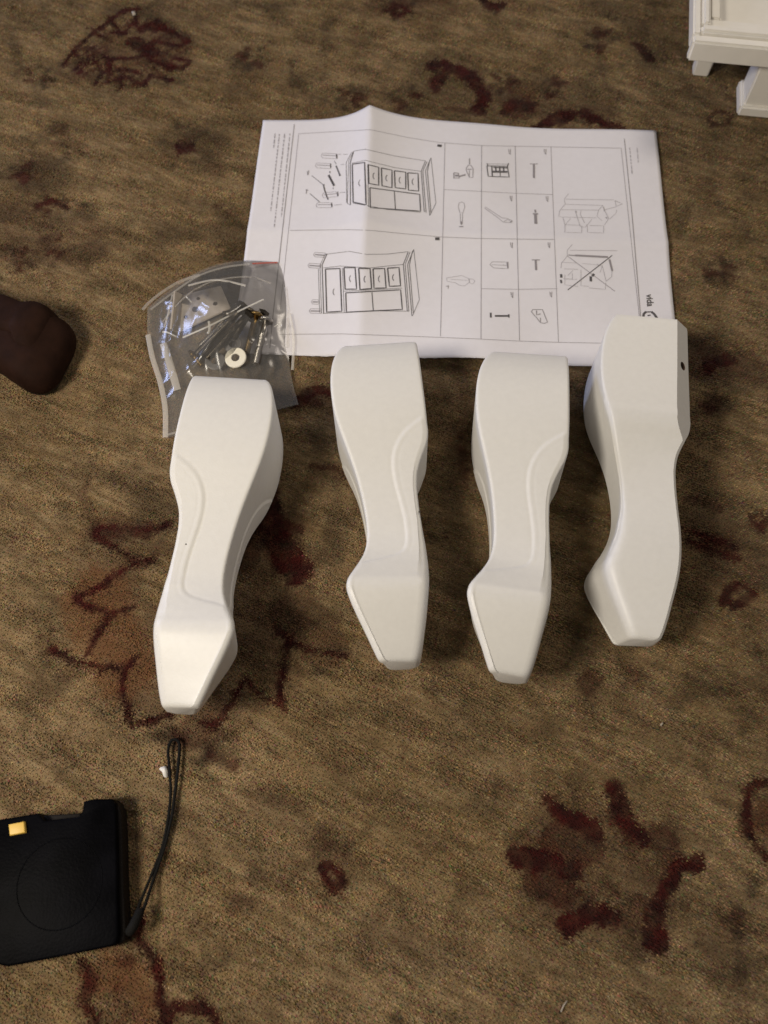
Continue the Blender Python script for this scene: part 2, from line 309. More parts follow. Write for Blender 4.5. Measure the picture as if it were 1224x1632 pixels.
    rowt = np.random.RandomState(5).normal(0, .07, row.max() - row.min() + 1)[row - row.min()]
    br = np.clip(1.0 + rng.normal(0, .25, n) + rowt, .45, 1.7)[:, None]; hue = rng.normal(0, .13, (n, 3))
    tint = np.clip(br + hue, .3, 2.0)
    hgt = 0.0015 * np.clip(1 + rng.normal(0, .16, n), .6, 1.4); rad_ = 0.00062 * np.clip(1 + rng.normal(0, .15, n), .6, 1.4)
    th = rng.uniform(0, 2 * math.pi, n); lx = 0.0007 * ca + rng.normal(0, .0004, n); ly = 0.0007 * sa - 0.0003 + rng.normal(0, .0004, n)
    base = [np.stack([px + rad_ * np.cos(th + k * 2.0944), py + rad_ * np.sin(th + k * 2.0944), np.full(n, -0.0019)], 1) for k in range(3)]
    tip = np.stack([px + lx, py + ly, -0.0019 + hgt], 1)
    TV = np.stack(base + [tip], 1).reshape(-1, 3); b4 = np.arange(n) * 4
    TF = np.concatenate([np.stack([b4 + k, b4 + (k + 1) % 3, b4 + 3], 1) for k in range(3)])
    pile = make('pile', TV, TF, np.repeat(mi, 4, 0), np.repeat(tint, 4, 0), False); pile.parent = ob; pile['kind'] = 'stuff'
    m = bpy.data.materials.new('rug_wool'); m.use_nodes = True; nt = m.node_tree; N = nt.nodes; L = nt.links.new
    b = N['Principled BSDF']; b.inputs['Roughness'].default_value = 0.95; b.inputs['Specular IOR Level'].default_value = 0.1
    b.inputs['Sheen Weight'].default_value = 0.08; b.inputs['Sheen Roughness'].default_value = 0.6
    tc = N.new('ShaderNodeTexCoord')
    def nz(scale, detail=4, vec=None, rough=0.6):
        q = N.new('ShaderNodeTexNoise'); q.inputs['Scale'].default_value = scale; q.inputs['Detail'].default_value = detail; q.inputs['Roughness'].default_value = rough
        L(vec or tc.outputs['Object'], q.inputs['Vector']); return q
    def rng_(src, a0, a1, b0, b1):
        r = N.new('ShaderNodeMapRange'); L(src, r.inputs[0]); r.inputs[1].default_value = a0; r.inputs[2].default_value = a1; r.inputs[3].default_value = b0; r.inputs[4].default_value = b1
        return r.outputs[0]
    def mix(fac, A, B, mode='MIX'):
        x = N.new('ShaderNodeMix'); x.data_type = 'RGBA'; x.blend_type = mode
        for q, v in ((0, fac), (6, A), (7, B)):
            if hasattr(v, 'links'): L(v, x.inputs[q])
            else: x.inputs[q].default_value = v if q == 0 else (*v, 1)
        return x.outputs[2]
    def mul(a_, b_):
        q = N.new('ShaderNodeMath'); q.operation = 'MULTIPLY'; L(a_, q.inputs[0]); L(b_, q.inputs[1]); return q.outputs[0]
    mp = N.new('ShaderNodeMapping'); mp.vector_type = 'TEXTURE'; mp.inputs['Rotation'].default_value = (0, 0, rad(-27)); mp.inputs['Scale'].default_value = (4.5, 1, 1)
    L(tc.outputs['Object'], mp.inputs['Vector'])
    base_c = mix(rng_(nz(8, 3).outputs[0], .36, .64, 0, 1), (0.252, 0.168, 0.079), (0.362, 0.252, 0.135))
    base_c = mix(rng_(nz(165, 4, mp.outputs[0]).outputs[0], .36, .66, 0, .66), base_c, (0.098, 0.064, 0.031))
    base_c = mix(rng_(nz(380, 3, mp.outputs[0]).outputs[0], .45, .75, 0, .45), base_c, (0.48, 0.365, 0.215))
    base_c = mix(rng_(nz(42, 5).outputs[0], .48, .70, 0, .62), base_c, (0.095, 0.061, 0.030))
    base_c = mix(rng_(nz(17, 4).outputs[0], .52, .70, 0, .52), base_c, (0.100, 0.058, 0.029))
    at = N.new('ShaderNodeAttribute'); at.attribute_name = 'motif'; sp = N.new('ShaderNodeSeparateColor'); L(at.outputs['Color'], sp.inputs[0])
    wear = rng_(nz(110, 4).outputs[0], .32, .55, .80, 1.0)
    base_c = mix(mul(sp.outputs[2], wear), base_c, (0.21, 0.100, 0.042))
    base_c = mix(mul(sp.outputs[1], wear), base_c, (0.055, 0.035, 0.020))
    red = mix(rng_(nz(90, 3).outputs[0], .35, .65, 0, 1), (0.062, 0.0070, 0.0052), (0.027, 0.0065, 0.0050))
    base_c = mix(mul(sp.outputs[0], wear), base_c, red)
    ti = N.new('ShaderNodeAttribute'); ti.attribute_name = 'tint'
    base_c = mix(1.0, base_c, ti.outputs['Color'], 'MULTIPLY')
    L(base_c, b.inputs['Base Color'])
    ob.data.materials.append(m); pile.data.materials.append(m)
    return tag(ob, 'worn brown wool rug with faded dark red floral motifs', 'rug', kind='structure')
build_rug()

# ------------------------------------------------------------------ furniture legs
white_paint = bmat('white_satin_paint', (0.80, 0.79, 0.765), rough=0.42, spec=0.4, bump=0.06, bscale=900, var=0.018, vscale=300)
dark_hole = bmat('hole_shade', (0.16, 0.10, 0.07), rough=0.8)  # shade inside the bolt hole put into a dark brown
OUT = [(0, 46.5), (6, 49.6), (13, 52), (25, 54), (38, 54.3), (50, 53.2), (60, 51), (70, 48), (80, 45), (92, 42), (105, 39.8), (117, 38.7), (127, 38.9), (135, 40.6), (143, 44.2), (149, 47.6), (154.5, 50.4), (159, 51.1), (165, 49.7), (172.5, 46.8), (182, 42.6), (189.5, 39.4), (194, 37.4)]
INN = [(0, 1), (30, .6), (60, 0), (68, 0), (72, .9), (80, 4.5), (88, 7.5), (96, 8.6), (105, 8.6), (120, 7.8), (135, 6.7), (145, 6.5), (155, 7), (164, 8.2), (175, 10.4), (185.5, 12.6), (191, 14.0), (194, 15.0)]
def smooth_interp(tab, s):
    x = np.array([t[0] for t in tab], float); y = np.array([t[1] for t in tab], float)
    d = np.gradient(y, x); i = int(np.clip(np.searchsorted(x, s) - 1, 0, len(x) - 2)); h = x[i + 1] - x[i]; t = min(max((s - x[i]) / h, 0), 1)
    return (2 * t**3 - 3 * t * t + 1) * y[i] + (t**3 - 2 * t * t + t) * h * d[i] + (-2 * t**3 + 3 * t * t) * y[i + 1] + (t**3 - t * t) * h * d[i + 1]
# carved line on each outer face, (s, a) in mm: from the inner edge, along the ankle, then across above the foot
CARVE = [(56, -3), (58, 2), (61, 7), (65, 12.5), (70, 17), (77, 20.4), (85, 21.6), (95, 20.8), (105, 19), (116, 17.3), (127, 17), (134.5, 18.5), (138.5, 23), (140.5, 29), (142, 35), (143.5, 41), (145, 50)]
CV = np.array([tuple(p) for p in spline([(s, a, 0) for s, a in CARVE], 8)])[:, :2]
def carve(s, a):
    """raised border beside the carved line, in mm"""
    A = CV[:-1]; B = CV[1:]; E = B - A; p = np.array((s, a))
    t = np.clip(((p - A) * E).sum(1) / (E * E).sum(1), 0, 1); Q = A + E * t[:, None]; dv = p - Q; d = np.hypot(dv[:, 0], dv[:, 1]); k = int(d.argmin())
    sign = E[k, 0] * dv[k, 1] - E[k, 1] * dv[k, 0]            # >0 on the panel side
    dd = -d[k] if sign > 0 else d[k]
    if s < 50: dd = -9
    if s > 150: dd = 9
    t = min(max((dd + 1.2) / 2.4, 0), 1); stp = t * t * (3 - 2 * t)
    f = min(max((158 - s) / 14, 0), 1)
    g = math.exp(-((dd - 3.2) / 0.7) ** 2) * (1 if s < 138 else max(0, 1 - (s - 138) / 6))
    g0 = math.exp(-((dd + 0.7) / 0.7) ** 2)
    return 0.62 * stp * f - 0.10 * g - 0.16 * g0 * (1 if s < 150 else 0)

def leg_mesh():
    sv = list(np.linspace(0, 50, 26)) + list(np.arange(51.2, 160, 1.0)) + list(np.linspace(161, 194, 24))
    rc = 1.7
    verts, faces, rings = [], [], []
    def ring(s, inset=0.0, ss=None):
        P, Q = smooth_interp(OUT, s) - inset, smooth_interp(INN, s) + inset
        soft = 0 if s < 160 else (s - 160) / 34
        r0 = rc + 1.2 * min(max((s - 140) / 16, 0), 1); rs = rc + 3.6 * min(max((s - 118) / 35, 0), 1)
        dr = 4.2 * min(max((s - 132) / 20, 0), 1)            # the foot narrows towards the inner corner
        pts = []
        NO, NI, NC = 44, 12, 4
        def corner(ca, cb, a0, r):
            for k in range(NC + 1):
                th = a0 + math.pi / 2 * k / NC
                pts.append((ca + r * math.cos(th), cb + r * math.sin(th)))
        # outer-outer corner, going counter-clockwise in the (a, b) plane
        corner(P - r0, P - r0, 0, r0)
        for k in range(1, NO):                      # face b = P, a falling
            a = (P - r0) + (Q + rs - P + r0) * k / NO; pts.append((a, P - dr * (P - a) / (P - Q - rs) + (carve(s, a) if inset == 0 else 0)))
        corner(Q + rs, P - dr - rs, math.pi / 2, rs)
        c = 10.5 - 2 * max(Q, 0)                  # chamfer on the inner corner of the block
        c = max(c, 1.6) + inset
        for k in range(1, NI): pts.append((Q, (P - dr - rs) + (Q + c - P + dr + rs) * k / NI))
        for k in range(NC + 1): pts.append((Q + c * k / NC, Q + c - c * k / NC))
        for k in range(1, NI): pts.append((Q + c + (P - dr - rs - Q - c) * k / NI, Q))
        corner(P - dr - rs, Q + rs, -math.pi / 2, rs)
        for k in range(1, NO):
            b = (Q + rs) + (P - r0 - Q - rs) * k / NO; pts.append((P - dr * (P - b) / (P - Q - rs) + (carve(s, b) if inset == 0 else 0), b))
        base = len(verts)
        for a, b in pts: verts.append(((a - 27) / 1000, -(s if ss is None else ss) / 1000, (b - 27) / 1000))
        rings.append(list(range(base, base + len(pts))))
    ring(0, 1.1, -0.2); ring(0, 0.35, 0.15)
    for s in sv[1:]: ring(s)
    ring(194, 0.6, 195.1); ring(194, 1.4, 195.8); ring(194, 2.4, 196.1)
    for A, B in zip(rings[:-1], rings[1:]):
        n = len(A)
        for k in range(n): faces.append((A[k], B[k], B[(k + 1) % n], A[(k + 1) % n]))
    faces.append(tuple(rings[0])); faces.append(tuple(rings[-1][::-1]))
    me = bpy.data.meshes.new('furniture_leg'); me.from_pydata(verts, [], faces); me.update()
    bm = bmesh.new(); bm.from_mesh(me); bmesh.ops.recalc_face_normals(bm, faces=bm.faces[:]); bm.to_mesh(me); bm.free()
    # bolt hole drilled into the chamfer
    ob = bpy.data.objects.new('tmp', me); col.objects.link(ob)
    bm = bmesh.new(); cpt = Vector(((5.6 - 27) / 1000, -0.030, (5.6 - 27) / 1000)); ax = Vector((1, 0, 1)).normalized()
    tube_bm(bm, [cpt - ax * 0.01, cpt + ax * 0.016], 0.0027, 20); bmesh.ops.recalc_face_normals(bm, faces=bm.faces[:])
    cut = bm_obj('tmpcut', bm, dark_hole)
    md = ob.modifiers.new('b', 'BOOLEAN'); md.operation = 'DIFFERENCE'; md.object = cut; md.solver = 'EXACT'; md.material_mode = 'TRANSFER'
    me.materials.append(white_paint); me.materials.append(dark_hole)
    bpy.context.view_layer.update()
    res = bpy.data.meshes.new_from_object(ob.evaluated_get(bpy.context.evaluated_depsgraph_get()))
    bpy.data.objects.remove(ob); bpy.data.objects.remove(cut)
    res.name = 'furniture_leg'
    res.polygons.foreach_set('use_smooth', [True] * len(res.polygons))
    try: res.set_sharp_from_angle(angle=rad(38))
    except Exception: pass
    return res
LEGM = leg_mesh()
LV = np.empty(len(LEGM.vertices) * 3); LEGM.vertices.foreach_get('co', LV); LV = LV.reshape(-1, 3)
speck_m = bmat('speck', (0.05, 0.04, 0.03), rough=0.7)

def place_leg(x, y, rz, quarter, tip, zrest, label, roll=0.0):
    """x, y: the middle of the top end; rz turns the leg on the floor; quarter turns it about its own length"""
    R = Matrix.Rotation(rz, 4, 'Z') @ Matrix.Rotation(tip, 4, 'X') @ Matrix.Rotation(-quarter * math.pi / 2 + roll, 4, 'Y')
    zmin = (LV @ np.array(R.to_3x3()).T)[:, 2].min()
    ob = bpy.data.objects.new('furniture_leg', LEGM); col.objects.link(ob)
    ob.matrix_world = Matrix.Translation((x, y, zrest - zmin)) @ R
    return tag(ob, label, 'furniture leg', 'white furniture legs laid out on the rug')
LEGS = {
 1: dict(x=-0.0866, y=0.2808, rz=rad(-5.94), quarter=0, tip=rad(-3.6), zrest=-0.0005, label='white wooden furniture leg lying on the plastic bag, carved face up'),
 2: dict(x=-0.0028, y=0.3020, rz=rad(2.14), quarter=1, tip=rad(-3.6), zrest=-0.0008, label='white wooden furniture leg second from the bag, carved face up'),
 3: dict(x=0.0883, y=0.2915, rz=rad(-7.9), quarter=1, roll=rad(-2.0), tip=rad(-3.6), zrest=-0.0008, label='white wooden furniture leg beside the one showing its bolt hole, carved face up'),
 4: dict(x=0.1631, y=0.3111, rz=rad(-8.43), quarter=2, tip=rad(1.05), zrest=-0.0006, label='rightmost white furniture leg, turned plain side up and showing its bolt hole')}
LEGO = {k: place_leg(**v) for k, v in LEGS.items()}
def speck(leg, s, a, q, r=0.0007):
    """tiny dark nick in the paint of the upward face"""
    P = (smooth_interp(OUT, s) + carve(s, a) - 27) / 1000
    loc = Vector(((a - 27) / 1000, -s / 1000, P)) if q == 0 else Vector((P, -s / 1000, (a - 27) / 1000))
    bm = bmesh.new(); bmesh.ops.create_icosphere(bm, subdivisions=2, radius=r)
    for v in bm.verts:
        if q == 0: v.co.z *= 0.25
        else: v.co.x *= 0.25
    o = bm_obj('paint_nick', bm, speck_m, LEGO[leg], True); o.location = loc
speck(2, 113, 8.5, 1); speck(1, 108, 15, 0, 0.0005)

# ------------------------------------------------------------------ instruction sheet
P_TL, P_TR, P_BL = pix(420, 195), pix(1044, 211), pix(368, 566)
EX = (P_TR - P_TL).normalized(); EY = Vector((EX.y, -EX.x, 0)); PW, PH = 0.297, 0.210
def paper_z(x, y):
    d = Vector((x, y, 0)) - P_TL; u = d.dot(EX); v = d.dot(EY)
    vv = min(max(v / PH, -.1), 1.1)
    u0 = 0.0815 + 0.004 * vv
    amp = 0.0135 * (1 - vv) ** 0.8 + 0.0050 if vv < 1 else 0.0035
    du = u - u0
    k = math.sqrt(du * du + 0.0016 ** 2)
    z = amp * (math.exp(-k / 0.020) if du < 0 else math.exp(-k / 0.034))
    z += 0.0035 * math.exp(-((u - 0.165) / 0.03) ** 2) * (0.35 + 0.65 * vv) * (0.8 + 0.4 * math.sin(v * 40))
    z += 0.0030 * math.exp(-abs(v - 0.107) / 0.018)
    z += 0.0011 * math.sin(u * 47 + 1.0) * math.sin(v * 31 + .6) + 0.0013
    return z
def on_paper(u, v, lift=0.00022):
    z = 0.003
    for _ in range(8):
        p = pix(u, v, z); z = paper_z(p.x, p.y) + lift
    return pix(u, v, z)
paper_m = bmat('white_paper', (0.80, 0.785, 0.83), rough=0.85, spec=0.2, bump=0.05, bscale=500, var=0.015, vscale=200)
pb = paper_m.node_tree.nodes['Principled BSDF']
NU, NV = 120, 84
vs_, fs_ = [], []
for j in range(NV + 1):
    for i in range(NU + 1):
        p = P_TL + EX * (PW * i / NU) + EY * (PH * j / NV); vs_.append((p.x, p.y, paper_z(p.x, p.y)))
for j in range(NV):
    for i in range(NU):
        a = j * (NU + 1) + i; fs_.append((a, a + NU + 1, a + NU + 2, a + 1))
sheet = mesh_obj('instruction_sheet', vs_, fs_, paper_m)
md = sheet.modifiers.new('thickness', 'SOLIDIFY'); md.thickness = 0.00012; md.offset = -1
tag(sheet, 'white folded instruction sheet printed with cabinet drawings, under the leg tops', 'paper sheet')
ink = bmat('black_ink', (0.085, 0.078, 0.085), rough=0.7); ink_g = bmat('grey_ink', (0.29, 0.27, 0.29), rough=0.7); ink_l = bmat('pale_ink', (0.40, 0.38, 0.40), rough=0.7)

def ribbons(name, lines, mat, parent=sheet):
    """print on the sheet: every line a flat ribbon that follows the paper; lines = [(pixels, width mm)]"""
    V, F = [], []
    for k, (pts, wd) in enumerate(lines):
        dense = []
        for a, b in zip(pts[:-1], pts[1:]):
            n = max(1, int(math.hypot(b[0] - a[0], b[1] - a[1]) / 6))
            dense += [(a[0] + (b[0] - a[0]) * i / n, a[1] + (b[1] - a[1]) * i / n) for i in range(n)]
        dense.append(pts[-1])
        lift = 0.00018 + 0.00001 * (k % 7)
        Q = [on_paper(u, v, lift) for u, v in dense]; base = len(V)
        for i, q in enumerate(Q):
            t = (Q[min(i + 1, len(Q) - 1)] - Q[max(i - 1, 0)]); t.z = 0; t.normalize() if t.length else None
            n = Vector((-t.y, t.x, 0)) * wd * 0.0005
            for s in (1, -1):
                r = q + n * s; V.append((r.x, r.y, paper_z(r.x, r.y) + lift))
        for i in range(len(Q) - 1):
            a = base + 2 * i; F.append((a, a + 1, a + 3, a + 2))
    return mesh_obj(name, V, F, mat, parent, smooth=False)

def T(off, sc, lst): return [([(off[0] + x / sc, off[1] + y / sc) for x, y in p], wd) for p, wd in lst]
def rect4(q): return q + [q[0]]
def hnd(x, y, k=1): return [(x + 6 * k, y - 26), (x - 4 * k, y - 10), (x - 4 * k, y + 10), (x + 6 * k, y + 26)]
# frame and table lines
ribbons('printed_frame', [
    ([(476, 213), (590, 206.5), (650, 219), (700, 227), (770, 232), (880, 234), (990, 236)], .30), ([(476, 213), (449, 469), (443, 532)], .30),
    ([(443, 533), (545, 532), (659, 536), (760, 540), (827, 543.5), (889, 545.5), (965, 547), (1022, 548)], .32), ([(990, 236), (1020, 515), (1023, 548)], .30),
    ([(709, 228), (702, 536)], .32), ([(767.5, 232), (766.5, 540)], .34), ([(821, 233), (828, 543)], .34), ([(878, 234), (890, 545)], .32),
    ([(462, 367), (556, 366), (590, 367), (640, 372), (703.5, 377.6), (765, 380), (824, 381), (883, 381.5)], .32),
    ([(707.5, 302), (767, 305), (821, 308), (881, 310)], .28), ([(767, 460), (827, 461), (888, 460)], .30)], ink_g)
ribbons('printed_rule', [([(469, 198), (452, 350), (436, 495), (430, 555)], .55)], ink_g); ribbons('printed_rule', [([(995, 221), (1008, 350), (1018, 470), (1024, 540)], .55)], ink_g)
A = [([(425, 105), (385, 190), (375, 530), (400, 545)], .3), ([(412, 112), (365, 200), (370, 525)], .35), ([(425, 112), (398, 200), (400, 540)], .6),
     ([(425, 106), (520, 90), (760, 145), (1010, 185)], .3), ([(410, 205), (520, 180), (760, 240), (975, 270)], .3),
     ([(1010, 185), (975, 270), (1000, 600)], .45), ([(1022, 190), (988, 270), (1015, 605)], .4), ([(1055, 160), (1010, 265), (1045, 630)], .4), ([(1045, 178), (1026, 270), (1055, 605)], .45),
     ([(1055, 160), (1095, 530), (1045, 630)], .3), (rect4([(415, 212), (515, 198), (527, 543), (422, 520)]), .85), (hnd(472, 365), .45),
     (rect4([(545, 216), (630, 237), (630, 383), (550, 368)]), .85), (rect4([(652, 243), (738, 260), (738, 403), (657, 388)]), .85), (rect4([(758, 265), (850, 277), (850, 413), (764, 403)]), .85), (rect4([(866, 282), (950, 288), (955, 430), (872, 423)]), .85),
     (hnd(588, 308), .5), (hnd(692, 325), .5), (hnd(800, 342), .5), (hnd(906, 355), .5),
     (rect4([(558, 403), (963, 457), (970, 593), (562, 565)]), .75), ([(757, 432), (766, 580)], .6), ([(540, 210), (548, 560)], .3), ([(420, 528), (700, 580), (972, 602)], .35)]
ribbons('printed_cabinet_drawing', T((480, 220), 5.1, A), ink)
def capsule(x0, y0, x1, y1, h): return rect4([(x0, y0), (x0 + 12, y0 - h), (x1, y1 - h), (x1 + 4, y1), (x1, y1 + h), (x0 + 12, y0 + h)])
ex = []
for q in ((162, 142, 290, 148), (115, 222, 240, 228), (170, 465, 300, 455), (120, 545, 250, 545)):
    ribbons('printed_leg_drawing', T((480, 220), 5.1, [(capsule(*q, 20), .3), ([(q[0] + 14, q[1] - 4), (q[2] - 8, q[3] - 4)], .5)]), ink_g)
ribbons('printed_bolt_drawing', T((480, 220), 5.1, [([(270, 185), (285, 215)], .35), ([(283, 225), (316, 305)], .9), ([(308, 308), (322, 300)], .6), ([(232, 268), (234, 285)], .6), ([(222, 300), (268, 388)], 1.5),
     ([(258, 405), (262, 412)], .6), ([(180, 380), (190, 420)], .8), ([(190, 420), (210, 480)], .9), ([(175, 382), (190, 378)], .9), ([(212, 485), (220, 500)], .8), ([(85, 305), (180, 380)], .4), ([(70, 450), (150, 520)], .4),
     ([(287, 130), (290, 165)], .9), ([(238, 208), (240, 240)], .8), ([(292, 440), (296, 470)], .7), ([(246, 530), (250, 560)], .8),
     ([(300, 132), (325, 132)], .25), ([(340, 132), (380, 132)], .25), ([(320, 215), (350, 213)], .25), ([(315, 443), (360, 440)], .25), ([(270, 545), (330, 538)], .25)]), ink)
ribbons('printed_callout', T((480, 220), 5.1, [([(62, 262), (55, 300)], .6), ([(50, 268), (52, 300)], .5), ([(45, 415), (40, 452)], .6), ([(35, 420), (58, 425)], .5)]), ink_g)
B = [([(210, 175), (170, 265), (183, 660)], .6), ([(195, 175), (153, 270), (165, 660)], .3), ([(140, 300), (150, 655)], .3), ([(210, 178), (390, 155), (530, 180), (700, 178), (870, 158)], .3),
     ([(180, 290), (320, 275), (470, 285), (560, 290), (700, 275), (830, 262)], .3), ([(870, 160), (830, 262), (862, 640)], .45), ([(885, 160), (845, 262), (875, 642)], .35),
     ([(915, 140), (865, 262), (900, 680)], .45), ([(905, 152), (880, 265), (912, 655)], .4), ([(915, 140), (960, 550), (905, 680)], .3),
     (rect4([(197, 300), (315, 295), (330, 643), (207, 650)]), .85), (hnd(263, 485), .45), (rect4([(347, 288), (438, 288), (450, 463), (357, 463)]), .85), (rect4([(467, 293), (560, 296), (572, 458), (477, 466)]), .85),
     (rect4([(584, 298), (678, 295), (690, 453), (592, 456)]), .85), (rect4([(702, 292), (795, 287), (808, 436), (717, 440)]), .85), (hnd(396, 378), .5), (hnd(515, 382), .5), (hnd(632, 380), .5), (hnd(747, 368), .5),
     (rect4([(362, 493), (808, 468), (822, 628), (367, 650)]), .75), ([(575, 490), (586, 637)], .6), ([(345, 480), (820, 455)], .3), ([(175, 660), (340, 655), (620, 640), (880, 642)], .3), ([(335, 290), (350, 655)], .3)]
ribbons('printed_cabinet_drawing', T((480, 370), 5.1, B), ink)
lg = []
for q in ((100, 182, 198, 188), (55, 270, 155, 276), (82, 566, 140, 568), (65, 640, 160, 642)):
    ribbons('printed_leg_drawing', T((480, 370), 5.1, [(capsule(*q, 18), .35), ([(q[0] + 12, q[1]), (q[2] - 4, q[3])], 1.0)]), ink_g)
# step numbers
ribbons('step_mark', [([(697, 231.5), (704, 232.5)], 2.3)], ink); ribbons('step_mark', [([(693.5, 380.5), (700.5, 380.5)], 2.2)], ink)
# tools and hardware in the table
K3, K4, Z3 = (700, 220), (700, 380), 6.442
ribbons('printed_drill', T(K3, Z3, [([(310, 210), (312, 270)], .7), (rect4([(275, 315), (300, 275), (325, 280), (348, 315), (345, 405), (312, 405), (285, 350)]), .5), ([(290, 320), (335, 320)], .6), ([(310, 330), (308, 395)], .5), ([(200, 395), (270, 375)], 1.2), (rect4([(150, 357), (195, 360), (205, 410), (150, 410)]), .8), ([(160, 385), (195, 385)], 1.6)]), ink_g)
ribbons('printed_cabinet_icon', T(K3, Z3, [(rect4([(490, 285), (700, 290), (718, 400), (503, 393)]), .7), ([(490, 260), (500, 285)], .6), ([(712, 258), (692, 312)], .8), ([(490, 265), (700, 268)], .25), ([(540, 290), (545, 390)], .9), ([(580, 295), (583, 345)], 1.0), ([(620, 295), (623, 345)], 1.0), ([(660, 295), (663, 345)], 1.0), ([(540, 350), (700, 352)], .8), ([(625, 355), (627, 390)], .6), ([(555, 300), (690, 305)], .9), ([(545, 340), (700, 342)], .8)]), ink)
ribbons('printed_bolt_icon', T(K3, Z3, [([(930, 265), (1012, 265)], .6), ([(972, 270), (972, 410)], 1.5)]), ink_g)
ribbons('printed_screwdriver', T(K3, Z3, [(rect4([(196, 700), (205, 665), (230, 655), (255, 668), (263, 705), (243, 768), (212, 768)]), .35), ([(215, 775), (219, 880)], .35), ([(240, 770), (236, 880)], .35), ([(228, 855), (228, 890)], 1.0), ([(203, 910), (247, 908)], .9)]), ink_g)
ribbons('printed_wrench', T(K3, Z3, [([(470, 722), (600, 815), (655, 862), (740, 868), (752, 850), (700, 825), (640, 818), (600, 790), (475, 708), (468, 722)], .35), ([(665, 858), (700, 835), (730, 850)], .35), ([(725, 862), (752, 852)], .7)]), ink_g)
ribbons('printed_bolt_icon', T(K3, Z3, [([(985, 735), (988, 765)], 1.2), ([(962, 778), (1015, 778)], 1.3), ([(988, 780), (992, 880)], 2.1)]), ink_g)
ribbons('printed_tool_icon', T(K4, Z3, [(rect4([(75, 405), (180, 388), (230, 380), (300, 410), (310, 450), (260, 488), (200, 478), (170, 455), (80, 440)]), .3), (rect4([(308, 415), (345, 418), (366, 438), (345, 468), (312, 455)]), .3), ([(120, 420), (290, 430)], .25), ([(70, 490), (100, 490)], .6), ([(90, 480), (92, 515)], .5)]), ink_l)
ribbons('printed_leg_icon', T(K4, Z3, [(rect4([(520, 270), (545, 240), (690, 242), (702, 310), (560, 302)]), .35), ([(540, 270), (690, 275)], .3), ([(703, 240), (706, 308)], .8)]), ink_g)
ribbons('printed_bolt_icon', T(K4, Z3, [([(950, 220), (1032, 220)], .7), ([(990, 215), (995, 325)], 1.5)]), ink_g)
ribbons('printed_hanger_bolt', T(K4, Z3, [([(528, 762), (530, 812)], 1.2), ([(572, 795), (715, 795)], 1.4), ([(715, 778), (715, 812)], 1.0)]), ink)
ribbons('printed_bracket_icon', T(K4, Z3, [([(985, 800), (945, 750), (960, 730), (1060, 730), (1112, 860), (1080, 872), (1040, 865), (1040, 815)], .55), ([(1000, 740), (1000, 785), (1040, 775)], .8), ([(990, 800), (1035, 860)], .5)]), ink_g)
lab = []
for k, pts in ((K3, ((720, 140), (1085, 140), (735, 620), (1105, 625), (740, 1100), (1125, 1100))), (K4, ((745, 580), (1145, 575)))):
    for x, y in pts: ribbons('printed_label', T(k, Z3, [([(x - 8, y - 28), (x - 4, y + 5)], .55), ([(x + 12, y - 28), (x + 8, y + 28)], .5), ([(x - 6, y + 12), (x + 14, y + 26)], .5)]), ink_g)
# notes: hand-sized rows of print that cannot be read
def words(p0, p1, wd, seed, lead=True):
    rn = random.Random(seed); out = []; L = math.hypot(p1[0] - p0[0], p1[1] - p0[1]); t = 0
    while t < L - 1:
        n = rn.uniform(2.5, 8.5); e = min(t + n, L)
        q = lambda s: (p0[0] + (p1[0] - p0[0]) * s / L, p0[1] + (p1[1] - p0[1]) * s / L)
        s = t
        while s < e - .6:                         # letters
            m = min(s + rn.uniform(.7, 1.2), e); out.append(([q(s), q(m)], wd * rn.uniform(.6, 1.15))); s = m + .35
        t = e + 1.5
    return out
Z7 = 6.525
for sd, (a, b) in enumerate((((250, 215), (235, 370)), ((295, 220), (205, 1020)), ((350, 215), (240, 1200)), ((405, 215), (315, 1085)))):
    ribbons('printed_text_line', words((400 + a[0] / Z7, 180 + a[1] / Z7), (400 + b[0] / Z7, 180 + b[1] / Z7), .85, sd), ink_g)
ribbons('printed_text_line', words((980 + 120 / 5.1, 200 + 180 / 5.1), (980 + 140 / 5.1, 200 + 390 / 5.1), .75, 21), ink_g)
ribbons('printed_text_line', words((980 + 180 / 5.1, 200 + 180 / 5.1), (980 + 190 / 5.1, 200 + 300 / 5.1), .7, 22), ink_l)
# safety pictures, right column
ZW = 8.593; KW = (870, 290)
ribbons('printed_warning_drawing', T(KW, ZW, [([(310, 160), (250, 235), (265, 300), (190, 390), (175, 470), (240, 485)], .32), ([(270, 235), (930, 245)], .28), ([(270, 305), (780, 320)], .28), ([(215, 380), (720, 385)], .28),
     ([(240, 480), (690, 490)], .28), ([(235, 490), (260, 590), (260, 690), (490, 695), (492, 600)], .3), ([(260, 585), (480, 592)], .28), ([(260, 590), (340, 500)], .28), ([(565, 600), (570, 690), (790, 698), (792, 600), (600, 595)], .3),
     ([(560, 600), (630, 510)], .28), ([(400, 390), (470, 610), (540, 620), (560, 580)], .32), ([(480, 395), (470, 440), (530, 560)], .3), ([(780, 320), (720, 385), (700, 470), (770, 530)], .3), ([(780, 340), (860, 500), (800, 590)], .3), ([(870, 510), (960, 430), (970, 380)], .28),
     ([(800, 380), (960, 340)], .28), (rect4([(945, 255), (1050, 298), (965, 335)]), .4), ([(790, 340), (800, 400)], .5), ([(820, 480), (840, 500)], 1.1), ([(410, 400), (420, 415)], .8)]), ink_l)
